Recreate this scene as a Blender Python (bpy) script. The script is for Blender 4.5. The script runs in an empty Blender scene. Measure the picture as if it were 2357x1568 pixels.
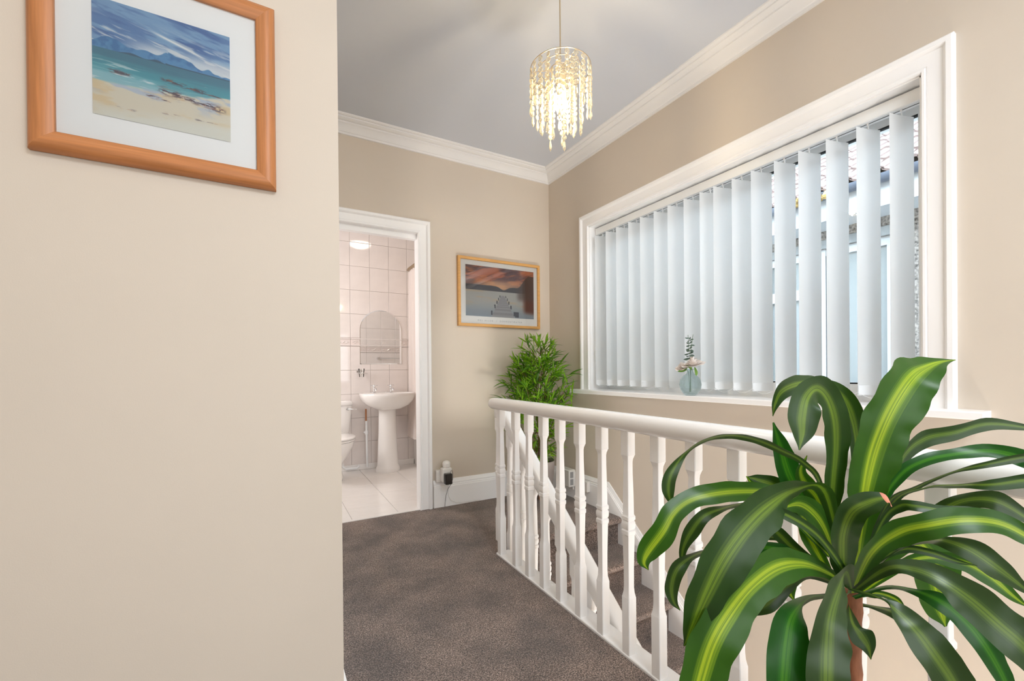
import bpy, bmesh, math, random
import numpy as np
from mathutils import Vector, Matrix
random.seed(7)
C = bpy.context.scene.collection
SC = bpy.context.scene
PI = math.pi

# ------------------------------------------------------------------ camera
F_PX = 990.3
R_ = Vector((0.870, -0.492, -0.009)); U_ = Vector((0.0097, -0.0011, 1.0)); 
F_ = U_.cross(R_).normalized(); R_ = F_.cross(U_).normalized(); U_.normalize()
cam = bpy.data.cameras.new('camera'); cam_o = bpy.data.objects.new('camera', cam); C.objects.link(cam_o)
cam_o.matrix_world = Matrix((R_, U_, -F_)).transposed().to_4x4()
cam_o.location = (0, 0, 1.0)
cam.sensor_fit = 'HORIZONTAL'; cam.sensor_width = 36; cam.lens = F_PX / 2357 * 36
cam.shift_y = 72.3 / 2357; cam.clip_start = 0.05; cam.clip_end = 200
SC.camera = cam_o

# ------------------------------------------------------------------ world, large lights, exposure
SC.view_settings.view_transform = 'Standard'; SC.view_settings.look = 'None'
SC.view_settings.gamma = 1.0; SC.view_settings.use_curve_mapping = False
SC.view_settings.exposure = 0.88
SC.cycles.max_bounces = 14; SC.cycles.diffuse_bounces = 7; SC.cycles.transparent_max_bounces = 24
SC.cycles.sample_clamp_indirect = 6
w = bpy.data.worlds.new('sky'); SC.world = w; w.use_nodes = True
bg = w.node_tree.nodes['Background']; bg.inputs[0].default_value = (0.71, 0.865, 1.0, 1); bg.inputs[1].default_value = 9.5

def area(name, loc, rot, sx, sy, power, col):
    l = bpy.data.lights.new(name, 'AREA'); l.shape = 'RECTANGLE'; l.size = sx; l.size_y = sy; l.energy = power; l.color = col
    o = bpy.data.objects.new(name, l); C.objects.link(o); o.location = loc; o.rotation_euler = rot
    return o
# area lamps added out of view to brighten the landing, stairwell and bathroom
area('rear_daylight_fill', (0.85, -1.95, 1.15), (math.radians(90), 0, 0), 1.9, 1.5, 19, (0.90, 0.95, 1.0))  # added lamp for cool daylight from behind; the rear wall is solid
area('overhead_fill', (0.80, -0.75, 2.63), (math.radians(8), 0, 0), 1.0, 1.0, 38, (0.88, 0.94, 1.0))  # added fill lamp under the closed ceiling, lights upward-facing surfaces
area('stairwell_fill', (1.6, -0.68, -2.0), (math.radians(115), 0, 0), 0.8, 0.9, 70, (1.0, 0.97, 0.93))  # added fill lamp low in the stairwell, lifts the stair wall
area('bathroom_fill', (-0.55, 3.9, 1.6), (0, math.radians(-90), 0), 0.9, 0.8, 12, (1.0, 0.97, 0.96))  # added fill lamp beside the solid left wall of the bathroom

# ------------------------------------------------------------------ materials
MATS = {}
def nodes(name):
    m = bpy.data.materials.new(name); m.use_nodes = True
    nt = m.node_tree; return m, nt, nt.nodes['Principled BSDF']
def mat(name, col, rough=0.5, metal=0.0, noise=0.0, nscale=30, bump=0.0, bscale=60, spec=0.5, coat=0.0, trans=0.0, ior=1.45, emit=None, es=0, sheen=0, stretch=None, dist=0.002):
    if name in MATS: return MATS[name]
    m, nt, b = nodes(name); N = nt.nodes; Lk = nt.links
    b.inputs['Base Color'].default_value = (*col, 1); b.inputs['Roughness'].default_value = rough
    b.inputs['Metallic'].default_value = metal; b.inputs['Specular IOR Level'].default_value = spec
    b.inputs['Coat Weight'].default_value = coat; b.inputs['Transmission Weight'].default_value = trans; b.inputs['IOR'].default_value = ior
    b.inputs['Sheen Weight'].default_value = sheen
    if emit: b.inputs['Emission Color'].default_value = (*emit, 1); b.inputs['Emission Strength'].default_value = es
    if noise or bump:
        tc = N.new('ShaderNodeTexCoord'); mp = N.new('ShaderNodeMapping'); Lk.new(tc.outputs['Object'], mp.inputs[0])
        if stretch: mp.inputs['Scale'].default_value = stretch
        if noise:
            n = N.new('ShaderNodeTexNoise'); n.inputs['Scale'].default_value = nscale; n.inputs['Detail'].default_value = 4
            Lk.new(mp.outputs[0], n.inputs['Vector'])
            r = N.new('ShaderNodeMapRange'); r.inputs[1].default_value = .3; r.inputs[2].default_value = .7
            r.inputs[3].default_value = 1 - noise; r.inputs[4].default_value = 1 + noise; Lk.new(n.outputs[0], r.inputs[0])
            mx = N.new('ShaderNodeVectorMath'); mx.operation = 'SCALE'; mx.inputs[0].default_value = col
            Lk.new(r.outputs[0], mx.inputs['Scale']); Lk.new(mx.outputs[0], b.inputs['Base Color'])
        if bump:
            n2 = N.new('ShaderNodeTexNoise'); n2.inputs['Scale'].default_value = bscale; n2.inputs['Detail'].default_value = 3
            Lk.new(mp.outputs[0], n2.inputs['Vector'])
            bp = N.new('ShaderNodeBump'); bp.inputs['Strength'].default_value = bump; bp.inputs['Distance'].default_value = dist
            Lk.new(n2.outputs[0], bp.inputs['Height']); Lk.new(bp.outputs[0], b.inputs['Normal'])
    MATS[name] = m; return m

M_WALL = mat('cream_wallpaper', (0.640, 0.568, 0.482), 0.75, noise=.015, nscale=3, bump=.12, bscale=420, dist=.001)
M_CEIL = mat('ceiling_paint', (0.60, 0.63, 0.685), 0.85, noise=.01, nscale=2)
M_GLOSS = mat('white_gloss_paint', (0.95, 0.95, 0.955), 0.28, bump=.05, bscale=25, dist=.002)
M_GLOSSR = mat('rail_gloss_paint', (0.88, 0.87, 0.86), 0.22, bump=.05, bscale=18, dist=.002)
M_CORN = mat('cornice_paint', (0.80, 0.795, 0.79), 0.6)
M_UPVC = mat('white_plastic', (0.85, 0.87, 0.88), 0.3)
M_GASKET = mat('black_gasket', (0.03, 0.035, 0.04), 0.5)
M_CHROME = mat('chrome', (0.8, 0.8, 0.8), 0.1, metal=1)
M_CERAM = mat('white_ceramic', (0.88, 0.86, 0.84), 0.08, coat=.5)
M_PLASTIC = mat('socket_plastic', (0.82, 0.80, 0.77), 0.35)
M_BLACKP = mat('black_plastic', (0.008, 0.007, 0.007), 0.2)
M_TILE = mat('pink_white_wall_tile', (0.76, 0.705, 0.68), 0.06, noise=.03, nscale=9, coat=.3)
M_TILEB = mat('border_tile', (0.72, 0.64, 0.61), 0.12, bump=.3, bscale=60, dist=.003)  # ground darker than its bars, relief shading put into the colour
M_GROUT = mat('wall_grout', (0.60, 0.56, 0.53), 0.8)
M_FTILE = mat('white_floor_tile', (0.86, 0.83, 0.80), 0.12, noise=.03, nscale=6, stretch=(1, 4, 1))
M_FGROUT = mat('floor_grout', (0.50, 0.47, 0.45), 0.9)
M_BEECH = mat('beech_wood', (0.49, 0.195, 0.068), 0.42, noise=.14, nscale=9, stretch=(22, 22, 1))
M_BEECHH = mat('beech_wood_across', (0.49, 0.195, 0.068), 0.42, noise=.14, nscale=9, stretch=(1, 22, 22))
M_PINE = mat('pine_wood', (0.66, 0.36, 0.12), 0.4, noise=.10, nscale=9, stretch=(1, 20, 20))
M_CARDBD = mat('mount_board', (0.86, 0.84, 0.83), 0.8)
M_POT = mat('grey_taupe_pot', (0.36, 0.32, 0.30), 0.6, bump=.1, bscale=50)
M_POTLEG = mat('orange_wood_leg', (0.50, 0.20, 0.08), 0.4, noise=.15, nscale=20, stretch=(6, 6, 1))
M_STEM = mat('bamboo_stem', (0.17, 0.10, 0.04), 0.6, noise=.2, nscale=40)
M_BARK = mat('dracaena_bark', (0.33, 0.13, 0.065), 0.7, noise=.35, nscale=60, bump=.5, bscale=70, dist=.004, stretch=(1, 1, .35))
M_SOIL = mat('potting_soil', (0.05, 0.032, 0.02), 0.95, noise=.4, nscale=80, bump=.8, bscale=90, dist=.006)
M_PETAL = mat('white_petal', (0.86, 0.80, 0.76), 0.6)
M_EUC = mat('eucalyptus_leaf', (0.10, 0.16, 0.13), 0.6)
M_GLEAF = mat('rose_leaf', (0.22, 0.42, 0.08), 0.5)
M_ROOFT = mat('pink_concrete_tile', (0.135, 0.095, 0.085), 0.85, noise=.25, nscale=25, bump=.4, bscale=120)
M_DASH = mat('pebble_dash', (0.125, 0.112, 0.102), 0.9, noise=.85, nscale=45, bump=.8, bscale=45, dist=.01)
M_LINTEL = mat('painted_stone', (0.15, 0.158, 0.162), 0.8, noise=.15, nscale=10)
M_FASCIA = mat('fascia_board', (0.28, 0.29, 0.30), 0.5)
M_GUTTER = mat('dark_gutter', (0.05, 0.06, 0.08), 0.4)
M_NGLASS = mat('neighbour_glass', (0.16, 0.172, 0.174), 0.1, spec=.2)
M_MOSS = mat('dry_moss', (0.25, 0.17, 0.06), 0.95, noise=.5, nscale=40, bump=.8, bscale=40, dist=.01)
M_GROUND = mat('driveway_concrete', (0.40, 0.39, 0.38), 0.9, noise=.1, nscale=3)
M_HALL = M_WALL
M_BULB = mat('lit_bulb', (1, 0.9, 0.7), 0.5, emit=(1.0, 0.80, 0.52), es=205)
M_DOME = mat('lit_opal_glass', (1, .95, .9), 0.4, emit=(1.0, 0.80, 0.56), es=8)
M_BDOME = mat('lit_bathroom_opal', (1, .9, .8), 0.4, emit=(1.0, 0.82, 0.66), es=12)
M_BRASS = mat('brushed_nickel', (0.60, 0.50, 0.38), 0.3, metal=1)
M_CORD = mat('lamp_flex', (0.45, 0.36, 0.24), 0.5)
M_BEADG = mat('crystal_bead', (1.0, 0.94, 0.78), 0.06, trans=.82, ior=1.4)

def m_mix(name, build):
    m = bpy.data.materials.new(name); m.use_nodes = True; nt = m.node_tree; nt.nodes.clear()
    out = nt.nodes.new('ShaderNodeOutputMaterial'); nt.links.new(build(nt), out.inputs[0]); MATS[name] = m; return m
def b_glass(nt):
    t = nt.nodes.new('ShaderNodeBsdfTransparent'); t.inputs[0].default_value = (.985, .99, .985, 1)
    g = nt.nodes.new('ShaderNodeBsdfGlossy'); g.inputs['Roughness'].default_value = .01
    fr = nt.nodes.new('ShaderNodeFresnel'); fr.inputs[0].default_value = 1.45
    mx = nt.nodes.new('ShaderNodeMixShader'); nt.links.new(fr.outputs[0], mx.inputs[0]); nt.links.new(t.outputs[0], mx.inputs[1]); nt.links.new(g.outputs[0], mx.inputs[2])
    return mx.outputs[0]
M_GLASS = m_mix('clear_glass', b_glass)
def b_vase(nt):
    t = nt.nodes.new('ShaderNodeBsdfTransparent'); t.inputs[0].default_value = (.93, .97, .97, 1)
    g = nt.nodes.new('ShaderNodeBsdfGlossy'); g.inputs['Roughness'].default_value = .06
    d = nt.nodes.new('ShaderNodeBsdfTranslucent'); d.inputs[0].default_value = (.85, .90, .92, 1)
    tc = nt.nodes.new('ShaderNodeTexCoord'); v = nt.nodes.new('ShaderNodeTexVoronoi'); v.feature = 'DISTANCE_TO_EDGE'; v.inputs['Scale'].default_value = 90
    bp = nt.nodes.new('ShaderNodeBump'); bp.inputs['Strength'].default_value = .6; bp.inputs['Distance'].default_value = .003
    nt.links.new(tc.outputs['Object'], v.inputs['Vector']); nt.links.new(v.outputs[0], bp.inputs['Height']); nt.links.new(bp.outputs[0], g.inputs['Normal'])
    lw = nt.nodes.new('ShaderNodeLayerWeight'); lw.inputs[0].default_value = .35; nt.links.new(bp.outputs[0], lw.inputs['Normal'])
    m1 = nt.nodes.new('ShaderNodeMixShader'); m1.inputs[0].default_value = .20; nt.links.new(t.outputs[0], m1.inputs[1]); nt.links.new(d.outputs[0], m1.inputs[2])
    ml = nt.nodes.new('ShaderNodeMath'); ml.operation = 'MULTIPLY'; ml.inputs[1].default_value = .35; nt.links.new(lw.outputs['Fresnel'], ml.inputs[0])
    m2 = nt.nodes.new('ShaderNodeMixShader'); nt.links.new(ml.outputs[0], m2.inputs[0]); nt.links.new(m1.outputs[0], m2.inputs[1]); nt.links.new(g.outputs[0], m2.inputs[2])
    return m2.outputs[0]
M_VASE = m_mix('crackle_glass', b_vase)
def fabric(nt, col, tr, bscale=250):
    d = nt.nodes.new('ShaderNodeBsdfDiffuse'); d.inputs[0].default_value = (*col, 1)
    t = nt.nodes.new('ShaderNodeBsdfTranslucent'); t.inputs[0].default_value = (*col, 1)
    mx = nt.nodes.new('ShaderNodeMixShader'); mx.inputs[0].default_value = tr
    tc = nt.nodes.new('ShaderNodeTexCoord'); n = nt.nodes.new('ShaderNodeTexNoise'); n.inputs['Scale'].default_value = bscale
    bp = nt.nodes.new('ShaderNodeBump'); bp.inputs['Strength'].default_value = .25; bp.inputs['Distance'].default_value = .001
    nt.links.new(tc.outputs['Object'], n.inputs['Vector']); nt.links.new(n.outputs[0], bp.inputs['Height']); nt.links.new(bp.outputs[0], d.inputs['Normal'])
    nt.links.new(d.outputs[0], mx.inputs[1]); nt.links.new(t.outputs[0], mx.inputs[2]); return mx.outputs[0]
M_VANE = m_mix('blind_fabric', lambda nt: fabric(nt, (.90, .92, .93), .55))
M_CURT = m_mix('shower_curtain_cloth', lambda nt: fabric(nt, (.86, .79, .76), .25, 120))

def m_carpet():
    m, nt, b = nodes('brown_carpet'); N = nt.nodes; Lk = nt.links
    tc = N.new('ShaderNodeTexCoord')
    n = N.new('ShaderNodeTexNoise'); n.inputs['Scale'].default_value = 230; n.inputs['Detail'].default_value = 4; n.inputs['Roughness'].default_value = .8; n.inputs['Distortion'].default_value = .6
    n2 = N.new('ShaderNodeTexNoise'); n2.inputs['Scale'].default_value = 5; n2.inputs['Detail'].default_value = 3
    for q in (n, n2): Lk.new(tc.outputs['Object'], q.inputs['Vector'])
    r = N.new('ShaderNodeValToRGB'); e = r.color_ramp.elements
    e[0].position = .42; e[0].color = (.020, .009, .005, 1); e[1].position = .60; e[1].color = (.60, .455, .38, 1)
    x = e.new(.5); x.color = (.165, .102, .072, 1)
    Lk.new(n.outputs[0], r.inputs[0])
    mr = N.new('ShaderNodeMapRange'); mr.inputs[1].default_value = .35; mr.inputs[2].default_value = .65; mr.inputs[3].default_value = .58; mr.inputs[4].default_value = 1.2
    Lk.new(n2.outputs[0], mr.inputs[0]); v = N.new('ShaderNodeVectorMath'); v.operation = 'SCALE'
    Lk.new(r.outputs[0], v.inputs[0]); Lk.new(mr.outputs[0], v.inputs['Scale']); Lk.new(v.outputs[0], b.inputs['Base Color'])
    b.inputs['Roughness'].default_value = .95; b.inputs['Sheen Weight'].default_value = .35; b.inputs['Specular IOR Level'].default_value = .1
    bp = N.new('ShaderNodeBump'); bp.inputs['Strength'].default_value = .9; bp.inputs['Distance'].default_value = .006
    Lk.new(n.outputs[0], bp.inputs['Height']); Lk.new(bp.outputs[0], b.inputs['Normal'])
    MATS['carpet'] = m; return m
M_CARPET = m_carpet()

def m_leaf(name, edge, mid, stripe, tl=.35, rough=.3):
    m = bpy.data.materials.new(name); m.use_nodes = True; nt = m.node_tree; N = nt.nodes; Lk = nt.links
    b = N['Principled BSDF']; out = N['Material Output']
    uv = N.new('ShaderNodeUVMap'); sp = N.new('ShaderNodeSeparateXYZ'); Lk.new(uv.outputs[0], sp.inputs[0])
    mp = N.new('ShaderNodeMapping'); mp.inputs['Scale'].default_value = (26, 1.2, 1); Lk.new(uv.outputs[0], mp.inputs[0])
    n = N.new('ShaderNodeTexNoise'); n.inputs['Scale'].default_value = 1.0; n.inputs['Detail'].default_value = 2; Lk.new(mp.outputs[0], n.inputs['Vector'])
    a = N.new('ShaderNodeMath'); a.operation = 'MULTIPLY_ADD'; a.inputs[1].default_value = .22; Lk.new(n.outputs[0], a.inputs[0]); Lk.new(sp.outputs[0], a.inputs[2])
    r = N.new('ShaderNodeValToRGB'); e = r.color_ramp.elements
    e[0].position = 0.12; e[0].color = (*edge, 1); e[1].position = 1.0; e[1].color = (*edge, 1)
    for p_, c_ in ((.40, edge), (.50, mid), (.58, stripe), (.62, mid), (.66, stripe), (.74, mid), (.82, edge)):
        x = e.new(p_); x.color = (*c_, 1)
    Lk.new(a.outputs[0], r.inputs[0]); Lk.new(r.outputs[0], b.inputs['Base Color'])
    b.inputs['Roughness'].default_value = rough; b.inputs['Specular IOR Level'].default_value = .4
    t = N.new('ShaderNodeBsdfTranslucent'); sc = N.new('ShaderNodeVectorMath'); sc.operation = 'MULTIPLY'; sc.inputs[1].default_value = (1.6, 1.9, .7)
    Lk.new(r.outputs[0], sc.inputs[0]); Lk.new(sc.outputs[0], t.inputs[0])
    mx = N.new('ShaderNodeMixShader'); mx.inputs[0].default_value = tl
    Lk.new(b.outputs[0], mx.inputs[1]); Lk.new(t.outputs[0], mx.inputs[2]); Lk.new(mx.outputs[0], out.inputs[0])
    MATS[name] = m; return m
M_LEAFD = m_leaf('dracaena_leaf_dark', (.020, .055, .010), (.055, .105, .016), (.15, .24, .026), .30, .36)
M_LEAFL = m_leaf('dracaena_leaf_light', (.032, .10, .010), (.13, .24, .018), (.38, .48, .035), .42, .36)
M_LEAFO = m_leaf('dracaena_leaf_olive', (.026, .056, .014), (.055, .100, .022), (.12, .19, .030), .26, .34)
M_LEAFG = m_leaf('dracaena_leaf_green', (.012, .075, .010), (.022, .12, .012), (.06, .20, .018), .38, .34)
M_LEAFT = mat('dry_leaf_tip', (.55, .20, .12), .6)
M_BLADE = m_leaf('bamboo_blade', (.10, .25, .015), (.20, .38, .025), (.38, .52, .06), .45, .4)
M_BLADE2 = m_leaf('bamboo_blade_dark', (.035, .11, .012), (.07, .18, .015), (.14, .28, .03), .4, .4)

# ------------------------------------------------------------------ mesh helpers
class MB:
    def __init__(s): s.v = []; s.f = []; s.uv = None; s.mi = []
    def add(s, vs, fs):
        o = len(s.v); s.v += [tuple(v) for v in vs]; s.f += [tuple(i + o for i in f) for f in fs]; return s
    def box(s, x0, x1, y0, y1, z0, z1, M=None):
        vs = [Vector((x, y, z)) for z in (z0, z1) for y in (y0, y1) for x in (x0, x1)]
        if M: vs = [M @ v for v in vs]
        return s.add(vs, [(0, 2, 3, 1), (4, 5, 7, 6), (0, 1, 5, 4), (2, 6, 7, 3), (0, 4, 6, 2), (1, 3, 7, 5)])
    def bbox(s, x0, x1, y0, y1, z0, z1, b=.002, M=None):
        """box with bevelled edges (loft of inset rectangles)"""
        rings = []
        def rect(i, z): return [(x0 + i, y0 + i, z), (x1 - i, y0 + i, z), (x1 - i, y1 - i, z), (x0 + i, y1 - i, z)]
        # chamfer vertical edges too -> octagon
        def octa(i, z):
            a = x0 + i; c = x1 - i; d = y0 + i; e = y1 - i
            return [(a + b, d, z), (c - b, d, z), (c, d + b, z), (c, e - b, z), (c - b, e, z), (a + b, e, z), (a, e - b, z), (a, d + b, z)]
        rings = [octa(b, z0), octa(0, z0 + b), octa(0, z1 - b), octa(b, z1)]
        return s.loft(rings, M=M)
    def loft(s, rings, closed=True, caps=True, M=None):
        n = len(rings[0]); vs = [Vector(p) for r in rings for p in r]
        if M: vs = [M @ v for v in vs]
        fs = []
        for i in range(len(rings) - 1):
            for j in range(n if closed else n - 1):
                a = i * n + j; b = i * n + (j + 1) % n; fs.append((a, b, b + n, a + n))
        if caps and closed: fs.append(tuple(range(n - 1, -1, -1))); fs.append(tuple(range((len(rings) - 1) * n, len(rings) * n)))
        return s.add(vs, fs)
    def lathe(s, prof, n=24, M=None, c=(0, 0), caps=True):
        rings = [[(c[0] + r * math.cos(2 * PI * k / n), c[1] + r * math.sin(2 * PI * k / n), z) for k in range(n)] for r, z in prof]
        return s.loft(rings, M=M, caps=caps)
    def tube(s, pts, r, n=8, caps=True):
        pts = [Vector(p) for p in pts]; rings = []; up = None
        for i, p in enumerate(pts):
            t = (pts[min(i + 1, len(pts) - 1)] - pts[max(i - 1, 0)]).normalized()
            if up is None: up = Vector((0, 0, 1)) if abs(t.z) < .9 else Vector((1, 0, 0))
            a = t.cross(up)
            if a.length < 1e-6: a = t.cross(Vector((1, 0, 0)))
            a.normalize(); b = a.cross(t).normalized(); up = b
            rr = r[i] if isinstance(r, (list, tuple)) else r
            rings.append([p + (a * math.cos(2 * PI * k / n) + b * math.sin(2 * PI * k / n)) * rr for k in range(n)])
        return s.loft(rings, caps=caps)
    def prism(s, poly, axis, a, b):
        """extrude 2-D polygon along an axis: axis 'x' -> poly is (y,z); 'y' -> (x,z); 'z' -> (x,y)"""
        f = {'x': lambda p, t: (t, p[0], p[1]), 'y': lambda p, t: (p[0], t, p[1]), 'z': lambda p, t: (p[0], p[1], t)}[axis]
        return s.loft([[f(p, a) for p in poly], [f(p, b) for p in poly]])
    def build(s, name, m, parent=None, smooth=None, loc=(0, 0, 0)):
        me = bpy.data.meshes.new(name); me.from_pydata(s.v, [], s.f)
        ms = m if isinstance(m, (list, tuple)) else [m]
        for q in ms: me.materials.append(q)
        bm = bmesh.new(); bm.from_mesh(me); bmesh.ops.recalc_face_normals(bm, faces=bm.faces); bm.to_mesh(me); bm.free()
        if smooth:
            me.shade_smooth(); me.set_sharp_from_angle(angle=math.radians(smooth))
        o = bpy.data.objects.new(name, me); C.objects.link(o); o.location = loc
        if parent: o.parent = parent
        return o

def tag(o, label=None, cat=None, group=None, kind=None):
    for k, v in (('label', label), ('category', cat), ('group', group), ('kind', kind)):
        if v: o[k] = v
    return o
def struct(o, label=None): o['kind'] = 'structure'; return tag(o, label) if label else o
def empty(name, loc, label, cat, group=None, rot=(0, 0, 0)):
    o = bpy.data.objects.new(name, None); C.objects.link(o); o.location = loc; o.rotation_euler = rot; o.empty_display_size = .1
    return tag(o, label, cat, group)
def copy(o, parent=None, loc=None):
    c = o.copy(); C.objects.link(c)
    if parent: c.parent = parent
    if loc is not None: c.location = loc
    return c
def copy_tree(o, parent=None):
    c = copy(o, parent)
    for ch in list(o.children): copy_tree(ch, c)
    return c

# ------------------------------------------------------------------ the room
XR = 2.081; YB = 3.022; YL = 1.15; XC = 0.157; ZC = 2.66; X0 = -1.5; Y0 = -2.0; ZD = -2.6
WT = .30
SX0 = 1.125; SYT = 2.16; SYB = -0.75          # stairwell hole: x > SX0, SYB < y < SYT

def wall_x(name, x, th, y0, y1, z0, z1, hole=None, m=M_WALL):
    b = MB()
    if hole:
        a, c, d, e = hole
        b.box(x, x + th, y0, a, z0, z1); b.box(x, x + th, c, y1, z0, z1); b.box(x, x + th, a, c, z0, d); b.box(x, x + th, a, c, e, z1)
    else: b.box(x, x + th, y0, y1, z0, z1)
    return struct(b.build(name, m))
def wall_y(name, y, th, x0, x1, z0, z1, hole=None, m=M_WALL):
    b = MB()
    if hole:
        a, c, d, e = hole
        b.box(x0, a, y, y + th, z0, z1); b.box(c, x1, y, y + th, z0, z1)
        if d > z0: b.box(a, c, y, y + th, z0, d)
        b.box(a, c, y, y + th, e, z1)
    else: b.box(x0, x1, y, y + th, z0, z1)
    return struct(b.build(name, m))
WY0, WY1, WZ0, WZ1 = .628, 2.50, .85, 2.062
wall_x('wall_right', XR, WT, Y0 - .1, 4.75, ZD, ZC + .1, (WY0, WY1, WZ0 - .02, WZ1))
WB = .08
wall_y('wall_back', YB, WB, X0, XR, -.25, ZC + .1, (.23, .955, -.25, 2.005))
b = MB(); b.box(X0, XC, YL, YL + .1, -.2, ZC + .05); b.box(XC - .1, XC, YL + .1, YB, -.2, ZC + .05)
struct(b.build('wall_left', M_WALL))
wall_x('wall_far_left', X0 - .1, .1, Y0 - .1, YL + .1, -.2, ZC + .1)
wall_y('wall_rear', Y0 - .1, .1, X0, XR, ZD, ZC + .1)
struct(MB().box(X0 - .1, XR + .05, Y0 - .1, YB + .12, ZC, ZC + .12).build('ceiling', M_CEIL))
# landing floor: an L with a rounded nosing over the stairs
b = MB(); b.box(X0, SX0 - .058, Y0, YB, -.25, 0); b.box(SX0 - .058, XR, SYT + .0598, YB, -.25, 0); b.box(SX0 - .058, XR, Y0, SYB, -.25, 0)
def nose(b, y, z, x0, x1, r=.022, t=.03):
    poly = [(y + .06, z), ] + [(y + r - r * math.sin(a), z - r + r * math.cos(a)) for a in [i * PI / 8 for i in range(0, 9)]] + [(y + .06, z - 2 * r)]
    b.prism(poly, 'x', x0, x1)
nose(b, SYT, 0, SX0 + .02, XR); b.box(SX0 - .058, SX0 + .02, 2.085, SYT + .0598, -.25, -.0003)
struct(b.build('floor', M_CARPET, smooth=40))
# stairwell under-wall and lower hall
struct(MB().box(SX0 - .05, SX0 + .012, SYB, 2.085, ZD, -.20).build('wall_stairwell_side', M_WALL))
struct(MB().box(SX0 - .07, XR, SYB - .1, SYB, ZD, -.02).build('wall_stairwell_end', M_WALL))
struct(MB().box(SX0 - .07, XR, Y0, 4.7, ZD - .1, ZD).build('floor_lower_hall', M_CARPET))

# staircase
st = empty('staircase', (1.6, 2.16, -.2), 'brown carpeted straight flight going down beside the window wall', 'stairs')
RISE, GO = .187, .211
for k in range(1, 13):
    b = MB(); z = -RISE * k; yb = 2.198 - GO * (k - 1); yf = yb - GO - .038
    r = .022
    b.prism([(yb + .01, z), ] + [(yf + r - r * math.sin(a), z - r + r * math.cos(a)) for a in [i * PI / 8 for i in range(0, 9)]] + [(yb - .01, z - 2 * r), (yb + .01, z - 2 * r)], 'x', SX0 + .074, XR - .001)
    o = b.build('tread', M_CARPET, smooth=40); o.parent = st; o.matrix_parent_inverse = Matrix.Translation((-1.6, -2.16, .2))
    b = MB(); b.box(SX0 + .074, XR - .002, yb - .0, yb + .02, z, z + RISE - .012)
    o = b.build('riser', M_CARPET); o.parent = st; o.matrix_parent_inverse = Matrix.Translation((-1.6, -2.16, .2))
# closed string beside the landing
poly = [(2.2, -.02), (2.2, -.30), (-.55, -.30 - .87 * 2.75), (-.55, -.02 - .87 * 2.75)]
o = MB().prism([(p[0], p[1] + .0) for p in poly], 'x', SX0 + .028, SX0 + .075).build('string', M_GLOSS)
o.parent = st; o.matrix_parent_inverse = Matrix.Translation((-1.6, -2.16, .2))

# cornice
def path_sweep(path, sgn, prof, closed=False):
    """path of plan points, sgn = inward diagonal of each, prof = (d, z)"""
    b = MB(); rings = [[(p[0] + s[0] * d, p[1] + s[1] * d, z) for d, z in prof] for p, s in zip(path, sgn)]
    if closed: rings.append(rings[0]); b.loft(rings, caps=False)
    else: b.loft(rings)
    return b
cz = ZC
prof = [(0, cz - .092), (.012, cz - .092), (.014, cz - .080), (.020, cz - .078), (.030, cz - .060), (.043, cz - .045), (.056, cz - .038), (.057, cz - .030), (.064, cz - .029),
        (.075, cz - .024), (.084, cz - .019), (.085, cz - .012), (.094, cz - .011), (.102, cz - .006), (.104, cz + .001), (0, cz + .001)]
pts = [(XR, Y0), (XR, YB), (XC, YB), (XC, YL), (X0, YL), (X0, Y0)]
sg = [(-1, 1), (-1, -1), (1, -1), (1, -1), (1, -1), (1, 1)]
struct(path_sweep(pts, sg, prof, True).build('trim_1', M_CORN, smooth=25), 'white moulded plaster cornice round the landing ceiling')

# skirting boards
def skirt_prof(h, t=.020): return [(0, 0), (t, 0), (t, h - .052), (t - .003, h - .048), (t - .003, h - .040), (t - .008, h - .034), (t - .006, h - .026), (t - .010, h - .018), (t - .012, h - .008), (t - .015, h), (0, h)]
H_SK = .197
b = MB(); rings = []
sp_ = skirt_prof(H_SK)
for x in (1.037, XR - .0): rings.append([(x if x < 2 else XR - d, YB - d, z) for d, z in sp_])
b.loft(rings); struct(b.build('baseboard_back', M_GLOSS, smooth=20))
# right wall skirting: level, then raked along the stairs
b = MB(); rings = []
hk = .205
for (y, dz, mode) in ((YB, 0, 0), (2.305, 0, 1), (-.4, -.87 * 2.705, 1)):
    ring = []
    for d, z in sp_:
        yy = y if mode else YB - d
        zz = z + dz + (.008 if mode else 0)
        if mode and z < .1: zz = z + dz - (.30 if z < .01 else 0)
        ring.append((XR - d, yy, zz))
    rings.append(ring)
b.loft(rings); struct(b.build('baseboard_right', M_GLOSS, smooth=20))
b = MB(); b.loft([[(XC + .001 + d * 0, y, z) for d, z in [(0, 0)] * 0] for y in ()]) if False else None
b = MB(); b.box(XC, XC + .018, YL + 0.0, YB - .02, 0, .15); b.box(XC, XC + .012, YL, YB - .02, .15, H_SK); b.box(X0, XC + .018, YL - .018, YL, 0, .15); b.box(X0, XC + .012, YL - .012, YL, .15, H_SK)
struct(b.build('baseboard_left', M_GLOSS))

# casings
CPROF = [(0, 0), (0, .010), (.004, .016), (.011, .016), (.014, .010), (.018, .013), (.060, .013), (.064, .020), (.070, .026), (.084, .026), (.090, .020), (.090, 0)]
def casing(name, u0, u1, v0, v1, f, label=None, prof=CPROF):
    b = MB(); rings = []
    for (u, v, su, sv) in ((u0, v0, -1, 0), (u0, v1, -1, 1), (u1, v1, 1, 1), (u1, v0, 1, 0)):
        rings.append([f(u + su * wd, v + sv * wd, t) for wd, t in prof])
    b.loft(rings); return struct(b.build(name, M_GLOSS, smooth=20), label)
casing('trim_2', WY0, WY1, WZ0, WZ1, lambda u, v, t: (XR - t, u, v), 'white moulded architrave round the landing window')
casing('trim_3', .235, .938, 0, 1.990, lambda u, v, t: (u, YB - t, v), 'white moulded architrave round the bathroom doorway')
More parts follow.
